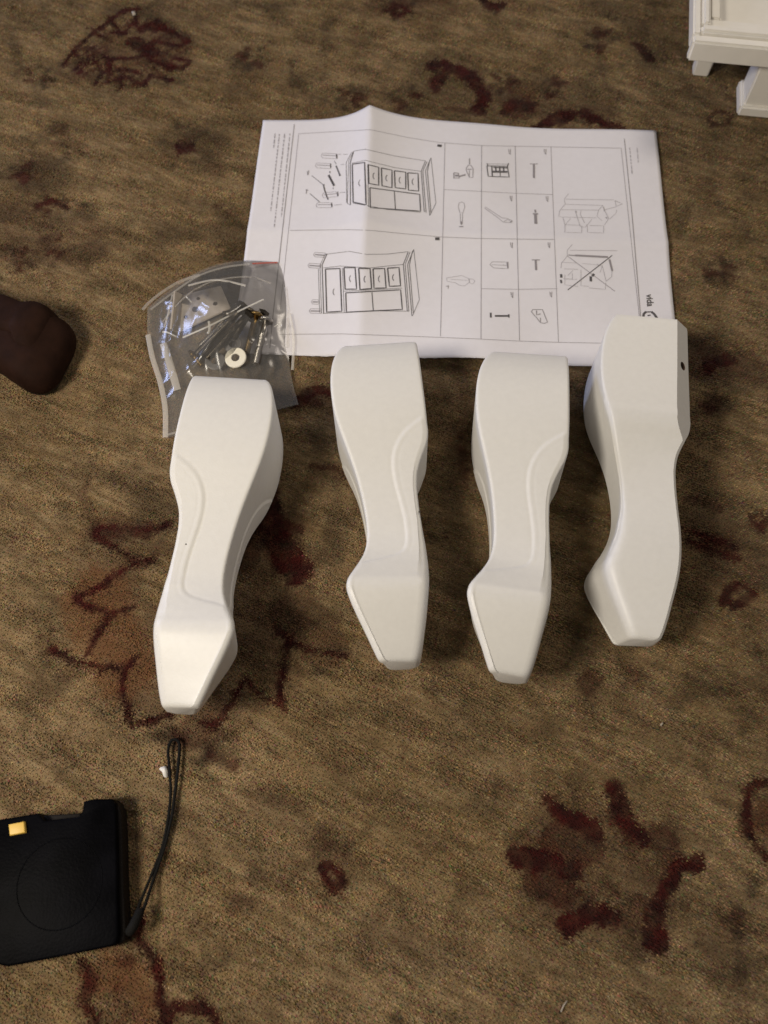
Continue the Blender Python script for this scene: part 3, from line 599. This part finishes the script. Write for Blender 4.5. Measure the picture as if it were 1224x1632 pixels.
ribbons('printed_warning_drawing', T(KW, ZW, [([(360, 855), (290, 940), (295, 1010), (215, 1110), (205, 1180)], .32), ([(330, 935), (980, 940)], .28), ([(210, 1100), (430, 1110)], .25), ([(250, 1190), (440, 1195)], .28), ([(260, 1270), (260, 1410), (440, 1430)], .28),
     ([(300, 1280), (370, 1210)], .3), ([(240, 1325), (360, 1330)], .35), ([(360, 1250), (365, 1340), (430, 1330)], .3), ([(480, 1200), (480, 1420), (590, 1430)], .28), ([(590, 1450), (815, 1470), (820, 1380)], .3), ([(700, 1120), (770, 1160), (740, 1240)], .3), ([(770, 1140), (825, 1360)], .3), ([(825, 1360), (900, 1300), (905, 1220)], .32), ([(500, 1115), (760, 1140)], .25)]), ink_l)
ribbons('printed_shaded_bar', T(KW, ZW, [([(400, 1005), (600, 1015), (850, 1028)], 1.5), ([(310, 1000), (400, 1008)], .8), ([(870, 1060), (910, 1220)], 1.4)]), ink_g)
ribbons('printed_cross', T(KW, ZW, [([(300, 1478), (908, 1005)], .62)]), ink); ribbons('printed_cross', T(KW, ZW, [([(290, 1010), (600, 1240), (945, 1498)], .42)]), ink_g)
ribbons('printed_figure', T(KW, ZW, [([(598, 1325), (632, 1328)], 4.2), ([(635, 1290), (660, 1258)], 1.6), ([(208, 1262), (212, 1310)], 1.6), ([(205, 1340), (212, 1385)], 1.3)]), ink)
# maker's name, reading down the edge of the sheet, and the arched mark beside it
def print_text(txt, px, mm, ang_px, mat, name):
    cu = bpy.data.curves.new('t', 'FONT'); cu.body = txt; cu.size = mm / 1000 * 1.35; cu.resolution_u = 3; cu.offset = 0.00016
    to = bpy.data.objects.new('t', cu); col.objects.link(to); bpy.context.view_layer.update()
    me = bpy.data.meshes.new_from_object(to.evaluated_get(bpy.context.evaluated_depsgraph_get())); bpy.data.objects.remove(to)
    a = on_paper(*px); b = on_paper(px[0] + ang_px[0], px[1] + ang_px[1]); d = (b - a); d.z = 0; d.normalize(); n = Vector((-d.y, d.x, 0))
    for v in me.vertices:
        q = Vector((a.x, a.y, 0)) + d * v.co.x + n * v.co.y; v.co = (q.x, q.y, paper_z(q.x, q.y) + 0.0002)
    o = bpy.data.objects.new(name, me); col.objects.link(o); me.materials.clear(); me.materials.append(mat); o.parent = sheet
    return o
print_text('vida', (1030.0, 469), 4.7, (2.2, 24), ink, 'maker_name')
ribbons('maker_mark', [([(1025, 506), (1026, 500), (1030, 496.5)], 1.6), ([(1047, 507), (1043, 501), (1038, 496.5)], 1.7), ([(1030, 497), (1038, 497)], .9), ([(1032, 503), (1037, 502)], .9)], ink)

# ------------------------------------------------------------------ plastic bag and its hardware
def film_material():
    m = bpy.data.materials.new('clear_film'); m.use_nodes = True; nt = m.node_tree; N = nt.nodes; L = nt.links.new
    for n in list(N):
        if n.type != 'OUTPUT_MATERIAL': N.remove(n)
    out = [n for n in N if n.type == 'OUTPUT_MATERIAL'][0]
    tr = N.new('ShaderNodeBsdfTransparent'); tr.inputs[0].default_value = (0.97, 0.97, 0.965, 1)
    gl = N.new('ShaderNodeBsdfGlossy'); gl.inputs['Roughness'].default_value = 0.2; gl.inputs[0].default_value = (1, 1, 1, 1)
    df = N.new('ShaderNodeBsdfDiffuse'); df.inputs[0].default_value = (0.8, 0.78, 0.76, 1)
    fr = N.new('ShaderNodeFresnel'); fr.inputs[0].default_value = 1.5
    tc = N.new('ShaderNodeTexCoord'); n = N.new('ShaderNodeTexNoise'); n.inputs['Scale'].default_value = 55; n.inputs['Detail'].default_value = 3; L(tc.outputs['Object'], n.inputs['Vector'])
    bp = N.new('ShaderNodeBump'); bp.inputs['Strength'].default_value = 0.07; bp.inputs['Distance'].default_value = 0.004; L(n.outputs[0], bp.inputs['Height'])
    L(bp.outputs[0], fr.inputs['Normal']); L(bp.outputs[0], gl.inputs['Normal'])
    m1 = N.new('ShaderNodeMixShader'); m1.inputs[0].default_value = 0.080; L(tr.outputs[0], m1.inputs[1]); L(df.outputs[0], m1.inputs[2])
    m2 = N.new('ShaderNodeMixShader'); L(fr.outputs[0], m2.inputs[0]); L(m1.outputs[0], m2.inputs[1]); L(gl.outputs[0], m2.inputs[2])
    L(m2.outputs[0], out.inputs[0]); return m
film = film_material()
C_TL, C_TR, C_BR, C_BL = pix(236, 492), pix(446, 420), pix(476, 646), pix(264, 700)
bag = empty('hardware_bag', (C_TL + C_BR) / 2)
bag.location.z = 0; tag(bag, 'clear plastic zip bag of bolts and washers under the leftmost leg', 'plastic bag'); BO = bag.location.copy()
def bagxy(p, q):
    a = C_TL.lerp(C_TR, p); b = C_BL.lerp(C_BR, p); r = a.lerp(b, q)
    n = (C_TL - C_BL).normalized(); e = (C_TR - C_TL).normalized()
    r = r + n * 0.016 * math.sin(math.pi * p) * (1 - q) ** 2          # rounded mouth
    r = r + e * 0.0025 * math.sin(math.pi * q * 2.0) * (2 * p - 1)
    return r
def bagz(p, q):
    e = max(0.0, min(p, 1 - p) * 2); f = max(0.0, min(q / 0.5, (1 - q) / 0.5))
    body = math.exp(-((p - .52) / .33) ** 2 - ((q - .40) / .27) ** 2)
    z = 0.0195 * body * min(1, e * 3) * min(1, q * 6)
    edge = min(1, e * 5) * min(1, f * 5)
    nv = Vector((p * 3.6, q * 3.6, 1.3)); rd = 1 - abs(noise.noise(nv)) * 2.2; rd2 = 1 - abs(noise.noise(nv * 2.3 + Vector((4, 1, 0)))) * 2.2
    z += edge * (0.0026 * max(rd, 0) ** 3 + 0.0005 * max(rd2, 0) ** 3) * (1.0 if q < .72 else max(0.15, 1 - (q - .72) * 6))
    return z + 0.0016
NP, NQ = 90, 100
V, F = [], []
for j in range(NQ + 1):
    for i in range(NP + 1):
        r = bagxy(i / NP, j / NQ); V.append((r.x - BO.x, r.y - BO.y, bagz(i / NP, j / NQ)))
for j in range(NQ):
    for i in range(NP):
        a = j * (NP + 1) + i; F.append((a, a + NP + 1, a + NP + 2, a + 1))
mesh_obj('front_film', V, F, film, bag)
V = [];
for j in range(NQ + 1):
    for i in range(NP + 1):
        r = bagxy(i / NP, j / NQ); V.append((r.x - BO.x, r.y - BO.y, 0.0006 + 0.0004 * abs(noise.noise(Vector((i * .08, j * .08, 5))))))
mesh_obj('back_film', V, F, film, bag)
seal = bmat('heat_seal', (0.80, 0.76, 0.70), rough=0.25, spec=0.6)
sp_ = seal.node_tree.nodes['Principled BSDF']; sp_.inputs['Alpha'].default_value = 0.26
def strip(name, pts, wd, mat, parent=bag, th=0.0004):
    P = spline(pts, 6); V, F = [], []
    for i, p in enumerate(P):
        t = (P[min(i + 1, len(P) - 1)] - P[max(i - 1, 0)]); t.z = 0; t.normalize(); n = Vector((-t.y, t.x, 0)) * wd / 2
        for s, z in ((1, 0), (.4, th), (-.4, th), (-1, 0)): V.append(p + n * s + Vector((0, 0, z)) - BO)
    for i in range(len(P) - 1):
        for k in range(3):
            a = 4 * i + k; F.append((a, a + 1, a + 5, a + 4))
    return mesh_obj(name, V, F, mat, parent)
def bp_(p, q, dz=0.0006): r = bagxy(p, q); return Vector((r.x, r.y, bagz(p, q) + dz))
pale = bmat('pale_film_fold', (0.85, 0.81, 0.74), rough=0.3); pale.node_tree.nodes['Principled BSDF'].inputs['Alpha'].default_value = 0.42
strip('side_seam', [bp_(.004, q) for q in (.22, .4, .6, .8, 1.0)], 0.0034, pale)
strip('side_seam', [bp_(.996, q) for q in (.2, .35, .5, .62)], 0.0020, seal)
strip('bottom_seam', [bp_(p, .985) for p in (.02, .15, .3)], 0.0016, seal)
strip('inner_fold', [bp_(p, q, .0008) for p, q in ((.12, .21), (.3, .17), (.5, .14), (.75, .15), (.9, .18))], 0.0012, seal)
strip('inner_fold', [bp_(p, q, .0008) for p, q in ((.1, .36), (.11, .5), (.12, .72))], 0.0048, pale)
zipm = bmat('red_zip_line', (0.50, 0.08, 0.05), rough=0.35)
zp = zipm.node_tree.nodes['Principled BSDF']; zp.inputs['Alpha'].default_value = 0.75
strip('zip_strip', [bp_(p, q, .0010) for p, q in ((.80, .035), (.9, .022), (.985, .012))], 0.0013, zipm)
zipc = strip('zip_strip', [bp_(p, q, .0010) for p, q in ((.03, .05), (.2, .05), (.4, .045), (.6, .04), (.78, .036))], 0.0016, seal)
flap = seal
strip('folded_corner', [pix(227, 494, .003), pix(238, 482, .004), pix(258, 466, .005), pix(286, 449, .0045), pix(318, 438, .004)], 0.0024, seal)
bright = bmat('crease_highlight', (0.92, 0.90, 0.85), rough=0.2, spec=0.8); bright.node_tree.nodes['Principled BSDF'].inputs['Alpha'].default_value = 0.62  # highlights along the film's creases, put into pale half-opaque strips
strip('crease_highlight', [pix(291, 538, .0165), pix(330, 521, .0185), pix(372, 500, .0195), pix(420, 477, .0165)], 0.0013, bright)
strip('crease_highlight', [pix(333, 512, .0185), pix(334, 524, .0185), pix(331, 532, .018)], 0.0016, bright)
strip('crease_highlight', [pix(297, 473, .010), pix(306, 482, .011)], 0.0011, bright)
strip('crease_highlight', [pix(259, 529, .006), pix(268, 530, .007), pix(282, 537, .008)], 0.0012, bright)
strip('crease_highlight', [pix(462, 500, .004), pix(468, 540, .004), pix(466, 590, .003)], 0.0018, pale)
strip('crease_highlight', [pix(300, 455, .009), pix(345, 446, .011), pix(392, 455, .011)], 0.0016, pale)
strip('crease_highlight', [pix(275, 470, .006), pix(268, 500, .007), pix(262, 522, .006)], 0.0012, pale)
strip('crease_highlight', [pix(437, 521, .012), pix(447, 515, .011), pix(449, 520, .011)], 0.0008, bright)

steel = bmat('zinc_steel', (0.42, 0.40, 0.37), rough=0.32, metal=1.0, var=0.2, vscale=300)
dark_steel = bmat('dark_steel', (0.12, 0.105, 0.085), rough=0.36, metal=1.0, var=0.3, vscale=400)
brass = bmat('yellow_zinc', (0.24, 0.16, 0.065), rough=0.38, metal=1.0)
bright_w = bmat('pale_washer', (0.86, 0.82, 0.70), rough=0.4, spec=0.5); grey_w = bmat('grey_washer', (0.34, 0.33, 0.33), rough=0.4, metal=0.6)  # brightest washer: reflected light put into its pale colour

def washer(u, v, z, ro, ri, th, mat, label, tilt=(0, 0)):
    bm = bmesh.new(); seg = 40; prof = [(ri, 0), (ro - .0004, 0), (ro, .0004), (ro, th - .0004), (ro - .0004, th), (ri + .0003, th), (ri, th - .0003)]
    rings = [[bm.verts.new((r * math.cos(2 * math.pi * k / seg), r * math.sin(2 * math.pi * k / seg), h)) for k in range(seg)] for r, h in prof]
    for a in range(len(prof)):
        A_, B_ = rings[a], rings[(a + 1) % len(prof)]
        for k in range(seg): bm.faces.new((A_[k], A_[(k + 1) % seg], B_[(k + 1) % seg], B_[k]))
    bmesh.ops.recalc_face_normals(bm, faces=bm.faces[:])
    o = bm_obj('washer', bm, mat, None, True); o.location = pix(u, v, z); o.rotation_euler = (tilt[0], tilt[1], 0)
    try: o.data.set_sharp_from_angle(angle=rad(30))
    except Exception: pass
    return tag(o, label, 'washer', 'loose washers in the hardware bag')
washer(376, 571, 0.0095, 0.0071, 0.0027, 0.0016, bright_w, 'washer painted pale cream for its reflection, brightest one, in the bag above the first leg', (rad(8), rad(-5)))
washer(343, 576, 0.0050, 0.0066, 0.0026, 0.0015, grey_w, 'dull grey washer left of the bright cream washer', (rad(4), rad(6)))
washer(371, 549, 0.0066, 0.0062, 0.0024, 0.0015, grey_w, 'dull grey washer half hidden above the bright cream washer', (rad(12), rad(-2)))

def bolt(u0, v0, z0, u1, v1, z1, r, mat, label, kind='hex', group='loose bolts in the hardware bag', threads=.7):
    """head at pixel 0, tip at pixel 1"""
    a = pix(u0, v0, z0); b = pix(u1, v1, z1); L = (b - a).length; d = (b - a).normalized()
    root = empty('bolt', a); root.rotation_mode = 'QUATERNION'; root.rotation_quaternion = Vector((0, 0, 1)).rotation_difference(d)
    bm = bmesh.new(); n = int(L * threads / 0.00022); pts, rr = [(0, 0, 0), (0, 0, L * (1 - threads))], [r * .93, r * .93]
    for k in range(n):
        pts.append((0, 0, L * (1 - threads) + 0.00022 * (k + 1))); rr.append(r * (0.80 + 0.2 * (0.5 + 0.5 * math.sin(k * 2 * math.pi / 4.6))))
    pts.append((0, 0, L)); rr.append(r * .5)
    tube_bm(bm, pts, rr, 10); bm_obj('shank', bm, mat, root, True)
    bm = bmesh.new()
    if kind == 'hex': tube_bm(bm, [(0, 0, -.0032), (0, 0, -.0028), (0, 0, 0)], [r * 1.6, r * 1.95, r * 1.95], 6)
    elif kind == 'pan': tube_bm(bm, [(0, 0, -.0024), (0, 0, -.0020), (0, 0, -.0008), (0, 0, 0)], [r * .8, r * 1.7, r * 2.1, r * 2.1], 16)
    else: tube_bm(bm, [(0, 0, -.004), (0, 0, -.0008), (0, 0, 0)], [r * .55, r * .95, r], 12)
    bm_obj('head', bm, mat, root, kind != 'hex')
    return tag(root, label, 'bolt', group)
bolt(386, 492, .010, 312, 566, .006, .0026, dark_steel, 'long dark bolt, upper of the pair slanting across the bag')
bolt(392, 505, .012, 330, 572, .010, .0026, dark_steel, 'long dark bolt, lower of the pair slanting across the bag')
bolt(408, 504, .011, 393, 562, .007, .0024, brass, 'upright bolt with a yellowish shank right of the slanting pair', 'pan')
bolt(424, 512, .010, 407, 580, .006, .0024, steel, 'silver bolt, rightmost in the bag', 'pan')
bolt(378, 520, .007, 352, 552, .0045, .0022, dark_steel, 'short dark bolt under the slanting pair, beside the grey washers', 'stud')
bolt(308, 566, .005, 323, 583, .004, .0022, brass, 'short yellow metal stud at the lower left end of the slanting bolts', 'stud')
bolt(398, 498, .0125, 372, 540, .0095, .0023, dark_steel, 'dark bolt lying across the upper end of the slanting pair', 'pan')
bolt(418, 503, .0075, 398, 548, .005, .0022, dark_steel, 'dark bolt between the yellowish bolt and the rightmost silver one', 'hex')
bolt(352, 522, .0085, 318, 552, .0055, .0022, steel, 'silver bolt beneath the upper slanting bolt, nearest the bracket', 'stud')
bolt(362, 505, .005, 340, 530, .0035, .0022, dark_steel, 'short dark bolt behind the upper slanting bolt', 'pan')
# pressed steel corner bracket with holes
def bracket():
    P = [pix(u, v, .0035) for u, v in ((292, 470), (352, 456), (368, 492), (286, 530))]
    o0 = sum(P, Vector()) / 4; root = empty('corner_bracket', o0)
    bm = bmesh.new()
    plate = bmat('bracket_steel', (0.55, 0.49, 0.42), rough=0.5, metal=0.35, var=.1, vscale=200)
    tops = [bm.verts.new(p - o0 + Vector((0, 0, .0007))) for p in P]; bots = [bm.verts.new(p - o0 - Vector((0, 0, .0007))) for p in P]
    bm.faces.new(tops[::-1]); bm.faces.new(bots)
    for k in range(4): bm.faces.new((tops[k], tops[(k + 1) % 4], bots[(k + 1) % 4], bots[k]))
    bmesh.ops.recalc_face_normals(bm, faces=bm.faces[:]); bmesh.ops.bevel(bm, geom=bm.edges[:], offset=.0004, segments=2, affect='EDGES')
    bm_obj('plate', bm, plate, root)
    bm = bmesh.new(); L = [P[0] - o0, P[3] - o0]
    e = (P[0] - P[1]).normalized()
    for k in range(2): pass
    q = [L[0], L[1], L[1] + e * .004 + Vector((0, 0, .006)), L[0] + e * .004 + Vector((0, 0, .006))]
    va = [bm.verts.new(x) for x in q]; vb = [bm.verts.new(x + Vector((-e.y, e.x, 0)) * 0 + e * .0012) for x in q]
    bm.faces.new(va); bm.faces.new(vb[::-1])
    for k in range(4): bm.faces.new((va[k], va[(k + 1) % 4], vb[(k + 1) % 4], vb[k]))
    bmesh.ops.recalc_face_normals(bm, faces=bm.faces[:]); bm_obj('flange', bm, plate, root)
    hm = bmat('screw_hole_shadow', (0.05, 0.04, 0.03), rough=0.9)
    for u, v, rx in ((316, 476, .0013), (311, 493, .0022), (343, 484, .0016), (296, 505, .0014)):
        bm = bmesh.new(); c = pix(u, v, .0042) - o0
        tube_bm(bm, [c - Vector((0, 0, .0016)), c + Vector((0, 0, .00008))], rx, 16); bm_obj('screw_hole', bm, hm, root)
    return tag(root, 'flat pressed metal bracket with dark screw holes, upper left inside the bag', 'bracket')
bracket()

# ------------------------------------------------------------------ black case with wrist cord
black = bmat('black_plastic', (0.0020, 0.0020, 0.0028), rough=0.42, spec=0.02, bump=0.12, bscale=700, var=.7, vscale=45)
black2 = bmat('black_rubber', (0.008, 0.006, 0.005), rough=0.6, spec=0.15, bump=0.15, bscale=500)
yellow = bmat('yellow_tab', (0.80, 0.52, 0.10), rough=0.45)
CT = 0.014
case_px = [(-58, 1318), (0, 1306), (60, 1296), (70, 1308), (124, 1302), (131, 1292), (133, 1277), (150, 1273), (178, 1273), (184, 1280), (186, 1330), (187, 1420), (189, 1490), (186, 1504), (176, 1509), (90, 1526), (12, 1541), (-2, 1538), (-50, 1500)]
CO = pix(60, 1410, 0)
def prism(px, z0, z1, bev, name, mat, parent, org, z_at=None, seg=3):
    bm = bmesh.new(); P = [pix(u, v, z_at if z_at is not None else z1) - org for u, v in px]
    top = [bm.verts.new((p.x, p.y, z1)) for p in P]; bot = [bm.verts.new((p.x, p.y, z0)) for p in P]; n = len(P)
    ft = bm.faces.new(top); bm.faces.new(bot[::-1])
    for k in range(n): bm.faces.new((top[k], bot[k], bot[(k + 1) % n], top[(k + 1) % n]))
    bmesh.ops.recalc_face_normals(bm, faces=bm.faces[:])
    if bev: bmesh.ops.bevel(bm, geom=list(ft.edges), offset=bev, segments=seg, affect='EDGES', profile=.5)
    o = bm_obj(name, bm, mat, parent, True)
    try: o.data.set_sharp_from_angle(angle=rad(40))
    except Exception: pass
    return o
case = empty('black_case', CO)
prism(case_px, 0.0, CT, 0.0012, 'shell', black, case, CO)
prism([(180, 1276), (186, 1278), (193, 1292), (195, 1330), (197, 1420), (201, 1480), (199, 1498), (194, 1503), (182, 1508)], 0.0, CT - .0035, 0.0015, 'side_grip', black2, case, CO)
prism([(66, 1300), (128, 1296), (128, 1310), (68, 1316)], 0.0, CT - .006, 0.0006, 'slot_floor', black2, case, CO)
prism([(13, 1314), (38, 1309), (40, 1327), (15, 1332)], CT - .004, CT + .0022, 0.0006, 'yellow_button', yellow, case, CO)
# faint moulded ring on the lid
bm = bmesh.new(); c0 = pix(95, 1408, CT) - CO; c0.z = CT
tube_bm(bm, [(c0.x + .0215 * math.cos(t), c0.y + .0215 * math.sin(t), CT - .00012) for t in np.linspace(0, 2 * math.pi, 64, endpoint=False)], .00035, 6, True)
bm_obj('moulded_ring', bm, black, case, True)
# wrist cord: both strands and the loop at its end
cordm = bmat('black_cord', (0.008, 0.0075, 0.007), rough=0.8, spec=.15, bump=.4, bscale=1500)
lp = [(208, 1478, .012), (222, 1442, .006), (240, 1398, .0022), (258, 1352, .0018), (268, 1305, .0018), (272, 1262, .0018), (270, 1225, .0018), (268, 1196, .0018), (273, 1181, .0018), (281, 1179, .0018), (286, 1187, .0018), (285, 1210, .0018), (282, 1240, .0018), (278, 1270, .0018),
      (273, 1305, .0018), (262, 1350, .0018), (245, 1400, .0026), (232, 1440, .007), (216, 1482, .012)]
bm = bmesh.new(); tube_bm(bm, [p - CO for p in spline([pix(*q) for q in lp], 8)], .00085, 8)
wcord = bm_obj('wrist_cord', bm, cordm, case, True)
bm = bmesh.new(); tube_bm(bm, [p - CO for p in spline([pix(206, 1486, .010), pix(211, 1478, .0125), pix(219, 1462, .0105), pix(224, 1450, .008)], 5)], [.0012] + [.0024] * 14 + [.0013], 10)
bm_obj('cord_knot', bm, cordm, wcord, True)
tag(case, 'flat black plastic case with small yellow tab and looped black wrist cord', 'case')

# ------------------------------------------------------------------ brown shoe toe at the left edge
leather = bmat('brown_leather', (0.020, 0.0085, 0.0052), rough=0.75, spec=0.08, bump=.25, bscale=260, var=.25, vscale=90)
sole_m = bmat('shoe_sole', (0.014, 0.012, 0.010), rough=0.7)
SO = pix(20, 560, 0)
shoe = empty('brown_shoe', SO)
def loft(name, px, zs, scale, mat, parent, org):
    """closed outline raised in rings: zs heights, scale inward"""
    P = [pix(u, v, 0.02) - org for u, v in px]; P = [p for p in spline(P + [P[0]], 5)][:-1]
    c = sum(P, Vector()) / len(P); V, F = [], []; n = len(P)
    for z, s in zip(zs, scale):
        for p in P: q = c + (p - c) * s; V.append((q.x, q.y, z))
    for j in range(len(zs) - 1):
        for k in range(n): a = j * n + k; b = j * n + (k + 1) % n; F.append((a, b, b + n, a + n))
    F.append(tuple(range((len(zs) - 1) * n, len(zs) * n))); F.append(tuple(range(n))[::-1])
    return mesh_obj(name, V, F, mat, parent)
toe = [(x - 3, y - 4) for x, y in [(-150, 440), (-80, 438), (-20, 458), (30, 482), (70, 494), (102, 504), (115, 522), (112, 545), (98, 572), (84, 598), (62, 613), (36, 611), (8, 594), (-30, 570), (-90, 555), (-160, 540)]]
loft('sole', [(x * 1.01, y + 2) for x, y in toe], (0, .003, .006), (.90, .93, .93), sole_m, shoe, SO)
loft('upper', toe, (.004, .007, .011, .015, .019, .022, .024, .0248), (.965, .985, .98, .95, .88, .76, .58, .3), leather, shoe, SO)
loft('toe_strap', [(-60, 470), (0, 470), (40, 484), (62, 483), (82, 494), (82, 520), (60, 560), (30, 560), (20, 540), (-30, 530), (-70, 520)], (.012, .019, .0235, .0262, .0275), (1.06, 1.0, .92, .78, .4), leather, shoe, SO)
tag(shoe, 'dark brown rounded shoe toe poking in at the left edge of the picture', 'shoe')

# ------------------------------------------------------------------ corner of a white painted cabinet
cab_w = bmat('cabinet_paint', (0.83, 0.80, 0.74), rough=0.4, spec=0.4, bump=.06, bscale=400, var=.02, vscale=100)
cab = empty('white_cabinet', pix(1190, 178, 0)); KO = cab.location.copy()
Ztop = 0.062
E0 = pix(1105, 66, Ztop); E1 = pix(1224, 77, Ztop); kx = (E1 - E0); kx.z = 0; kx.normalize(); ky = Vector((-kx.y, kx.x, 0))
def kbox(name, x0, x1, y0, y1, z0, z1, bev=.0012, taper=None, mat=cab_w):
    """box in the cabinet's own axes: x along its front, y away from the camera"""
    bm = bmesh.new(); vs = []
    for z, tz in ((z0, taper or 0), (z1, 0)):
        for x, y in ((x0 + tz, y0 + tz), (x1 - tz, y0 + tz), (x1 - tz, y1 - tz), (x0 + tz, y1 - tz)):
            p = E0 + kx * x + ky * y; vs.append(bm.verts.new((p.x - KO.x, p.y - KO.y, z)))
    for f in ((0, 3, 2, 1), (4, 5, 6, 7), (0, 1, 5, 4), (1, 2, 6, 5), (2, 3, 7, 6), (3, 0, 4, 7)): bm.faces.new([vs[k] for k in f])
    if bev: bmesh.ops.bevel(bm, geom=bm.edges[:], offset=bev, segments=3, affect='EDGES')
    o = bm_obj(name, bm, mat, cab, True)
    try: o.data.set_sharp_from_angle(angle=rad(35))
    except Exception: pass
    return o
CW, CD = 0.30, 0.34
kbox('front_rail', 0, CW, 0, .0080, Ztop - .016, Ztop, .0015)
kbox('front_rail', .0050, CW, .0080, .0155, Ztop - .012, Ztop + .0030, .0018)
kbox('front_rail', .0105, CW, .0155, .0265, Ztop - .012, Ztop - .0010, .0015)
kbox('side_rail', 0, .0058, .0080, CD, Ztop - .012, Ztop + .0002, .0012)
kbox('side_rail', .0058, .0115, .0155, CD, Ztop - .012, Ztop + .0031, .0018)
kbox('side_rail', .0115, .0200, .0265, CD, Ztop - .012, Ztop - .0009, .0015)
kbox('panel', .0200, CW, .0265, CD, Ztop - .011, Ztop - .0085, .0005)
kbox('foot', .016, .0320, .042, .056, -.0005, Ztop - .012, .001, .002)
ft = kbox('foot', .054, .100, .008, .032, .006, Ztop - .012, .001)
kbox('foot_base', .0515, .103, .0055, .035, -.0005, .0085, .0015).parent = ft
kbox('apron', .0210, CW, .035, .042, .026, Ztop - .012, .0008)
tag(cab, 'moulded corner of a white painted cabinet with short feet, top right', 'cabinet')

# ------------------------------------------------------------------ scraps on the rug
scrap_m = bmat('white_scrap', (0.85, 0.83, 0.78), rough=0.6)
lint_m = bmat('pale_lint', (0.45, 0.40, 0.33), rough=0.9)
def scrap(name, px, z, th, label, cat):
    P = [pix(u, v, z) for u, v in px]; c = sum(P, Vector()) / len(P); bm = bmesh.new()
    top = [bm.verts.new(p - c + Vector((0, 0, th + .0003 * math.sin(3 * k)))) for k, p in enumerate(P)]; bot = [bm.verts.new(p - c) for p in P]; n = len(P)
    bm.faces.new(top); bm.faces.new(bot[::-1])
    for k in range(n): bm.faces.new((top[k], bot[k], bot[(k + 1) % n], top[(k + 1) % n]))
    bmesh.ops.recalc_face_normals(bm, faces=bm.faces[:]); bmesh.ops.bevel(bm, geom=bm.edges[:], offset=th * .18, segments=2, affect='EDGES')
    o = bm_obj(name, bm, lint_m if 'lint' in name else scrap_m, None, True); o.location = c
    return tag(o, label, cat)
scrap('foam_crumb', [(254, 1226), (260, 1222), (266, 1222), (268, 1230), (268, 1240), (262, 1239), (260, 1231)], -.0003, .0022, 'small white crumb on the rug beside the cord loop', 'crumb')
scrap('lint_fleck', [(1051, 1155), (1056, 1151), (1057, 1154), (1053, 1158)], -.0002, .0008, 'tiny pale fleck of lint on the rug below the rightmost leg', 'lint')
scrap('lint_thread', [(893, 1612), (897, 1602), (903, 1594), (904.5, 1595.5), (899, 1603.5), (895, 1613)], -.0004, .0005, 'short pale thread on the rug at the bottom edge', 'thread')
scrap('lint_fleck', [(210, 20), (215, 19), (217, 24), (212, 26)], -.0002, .0010, 'tiny white fleck on the carnation motif at top left', 'lint')
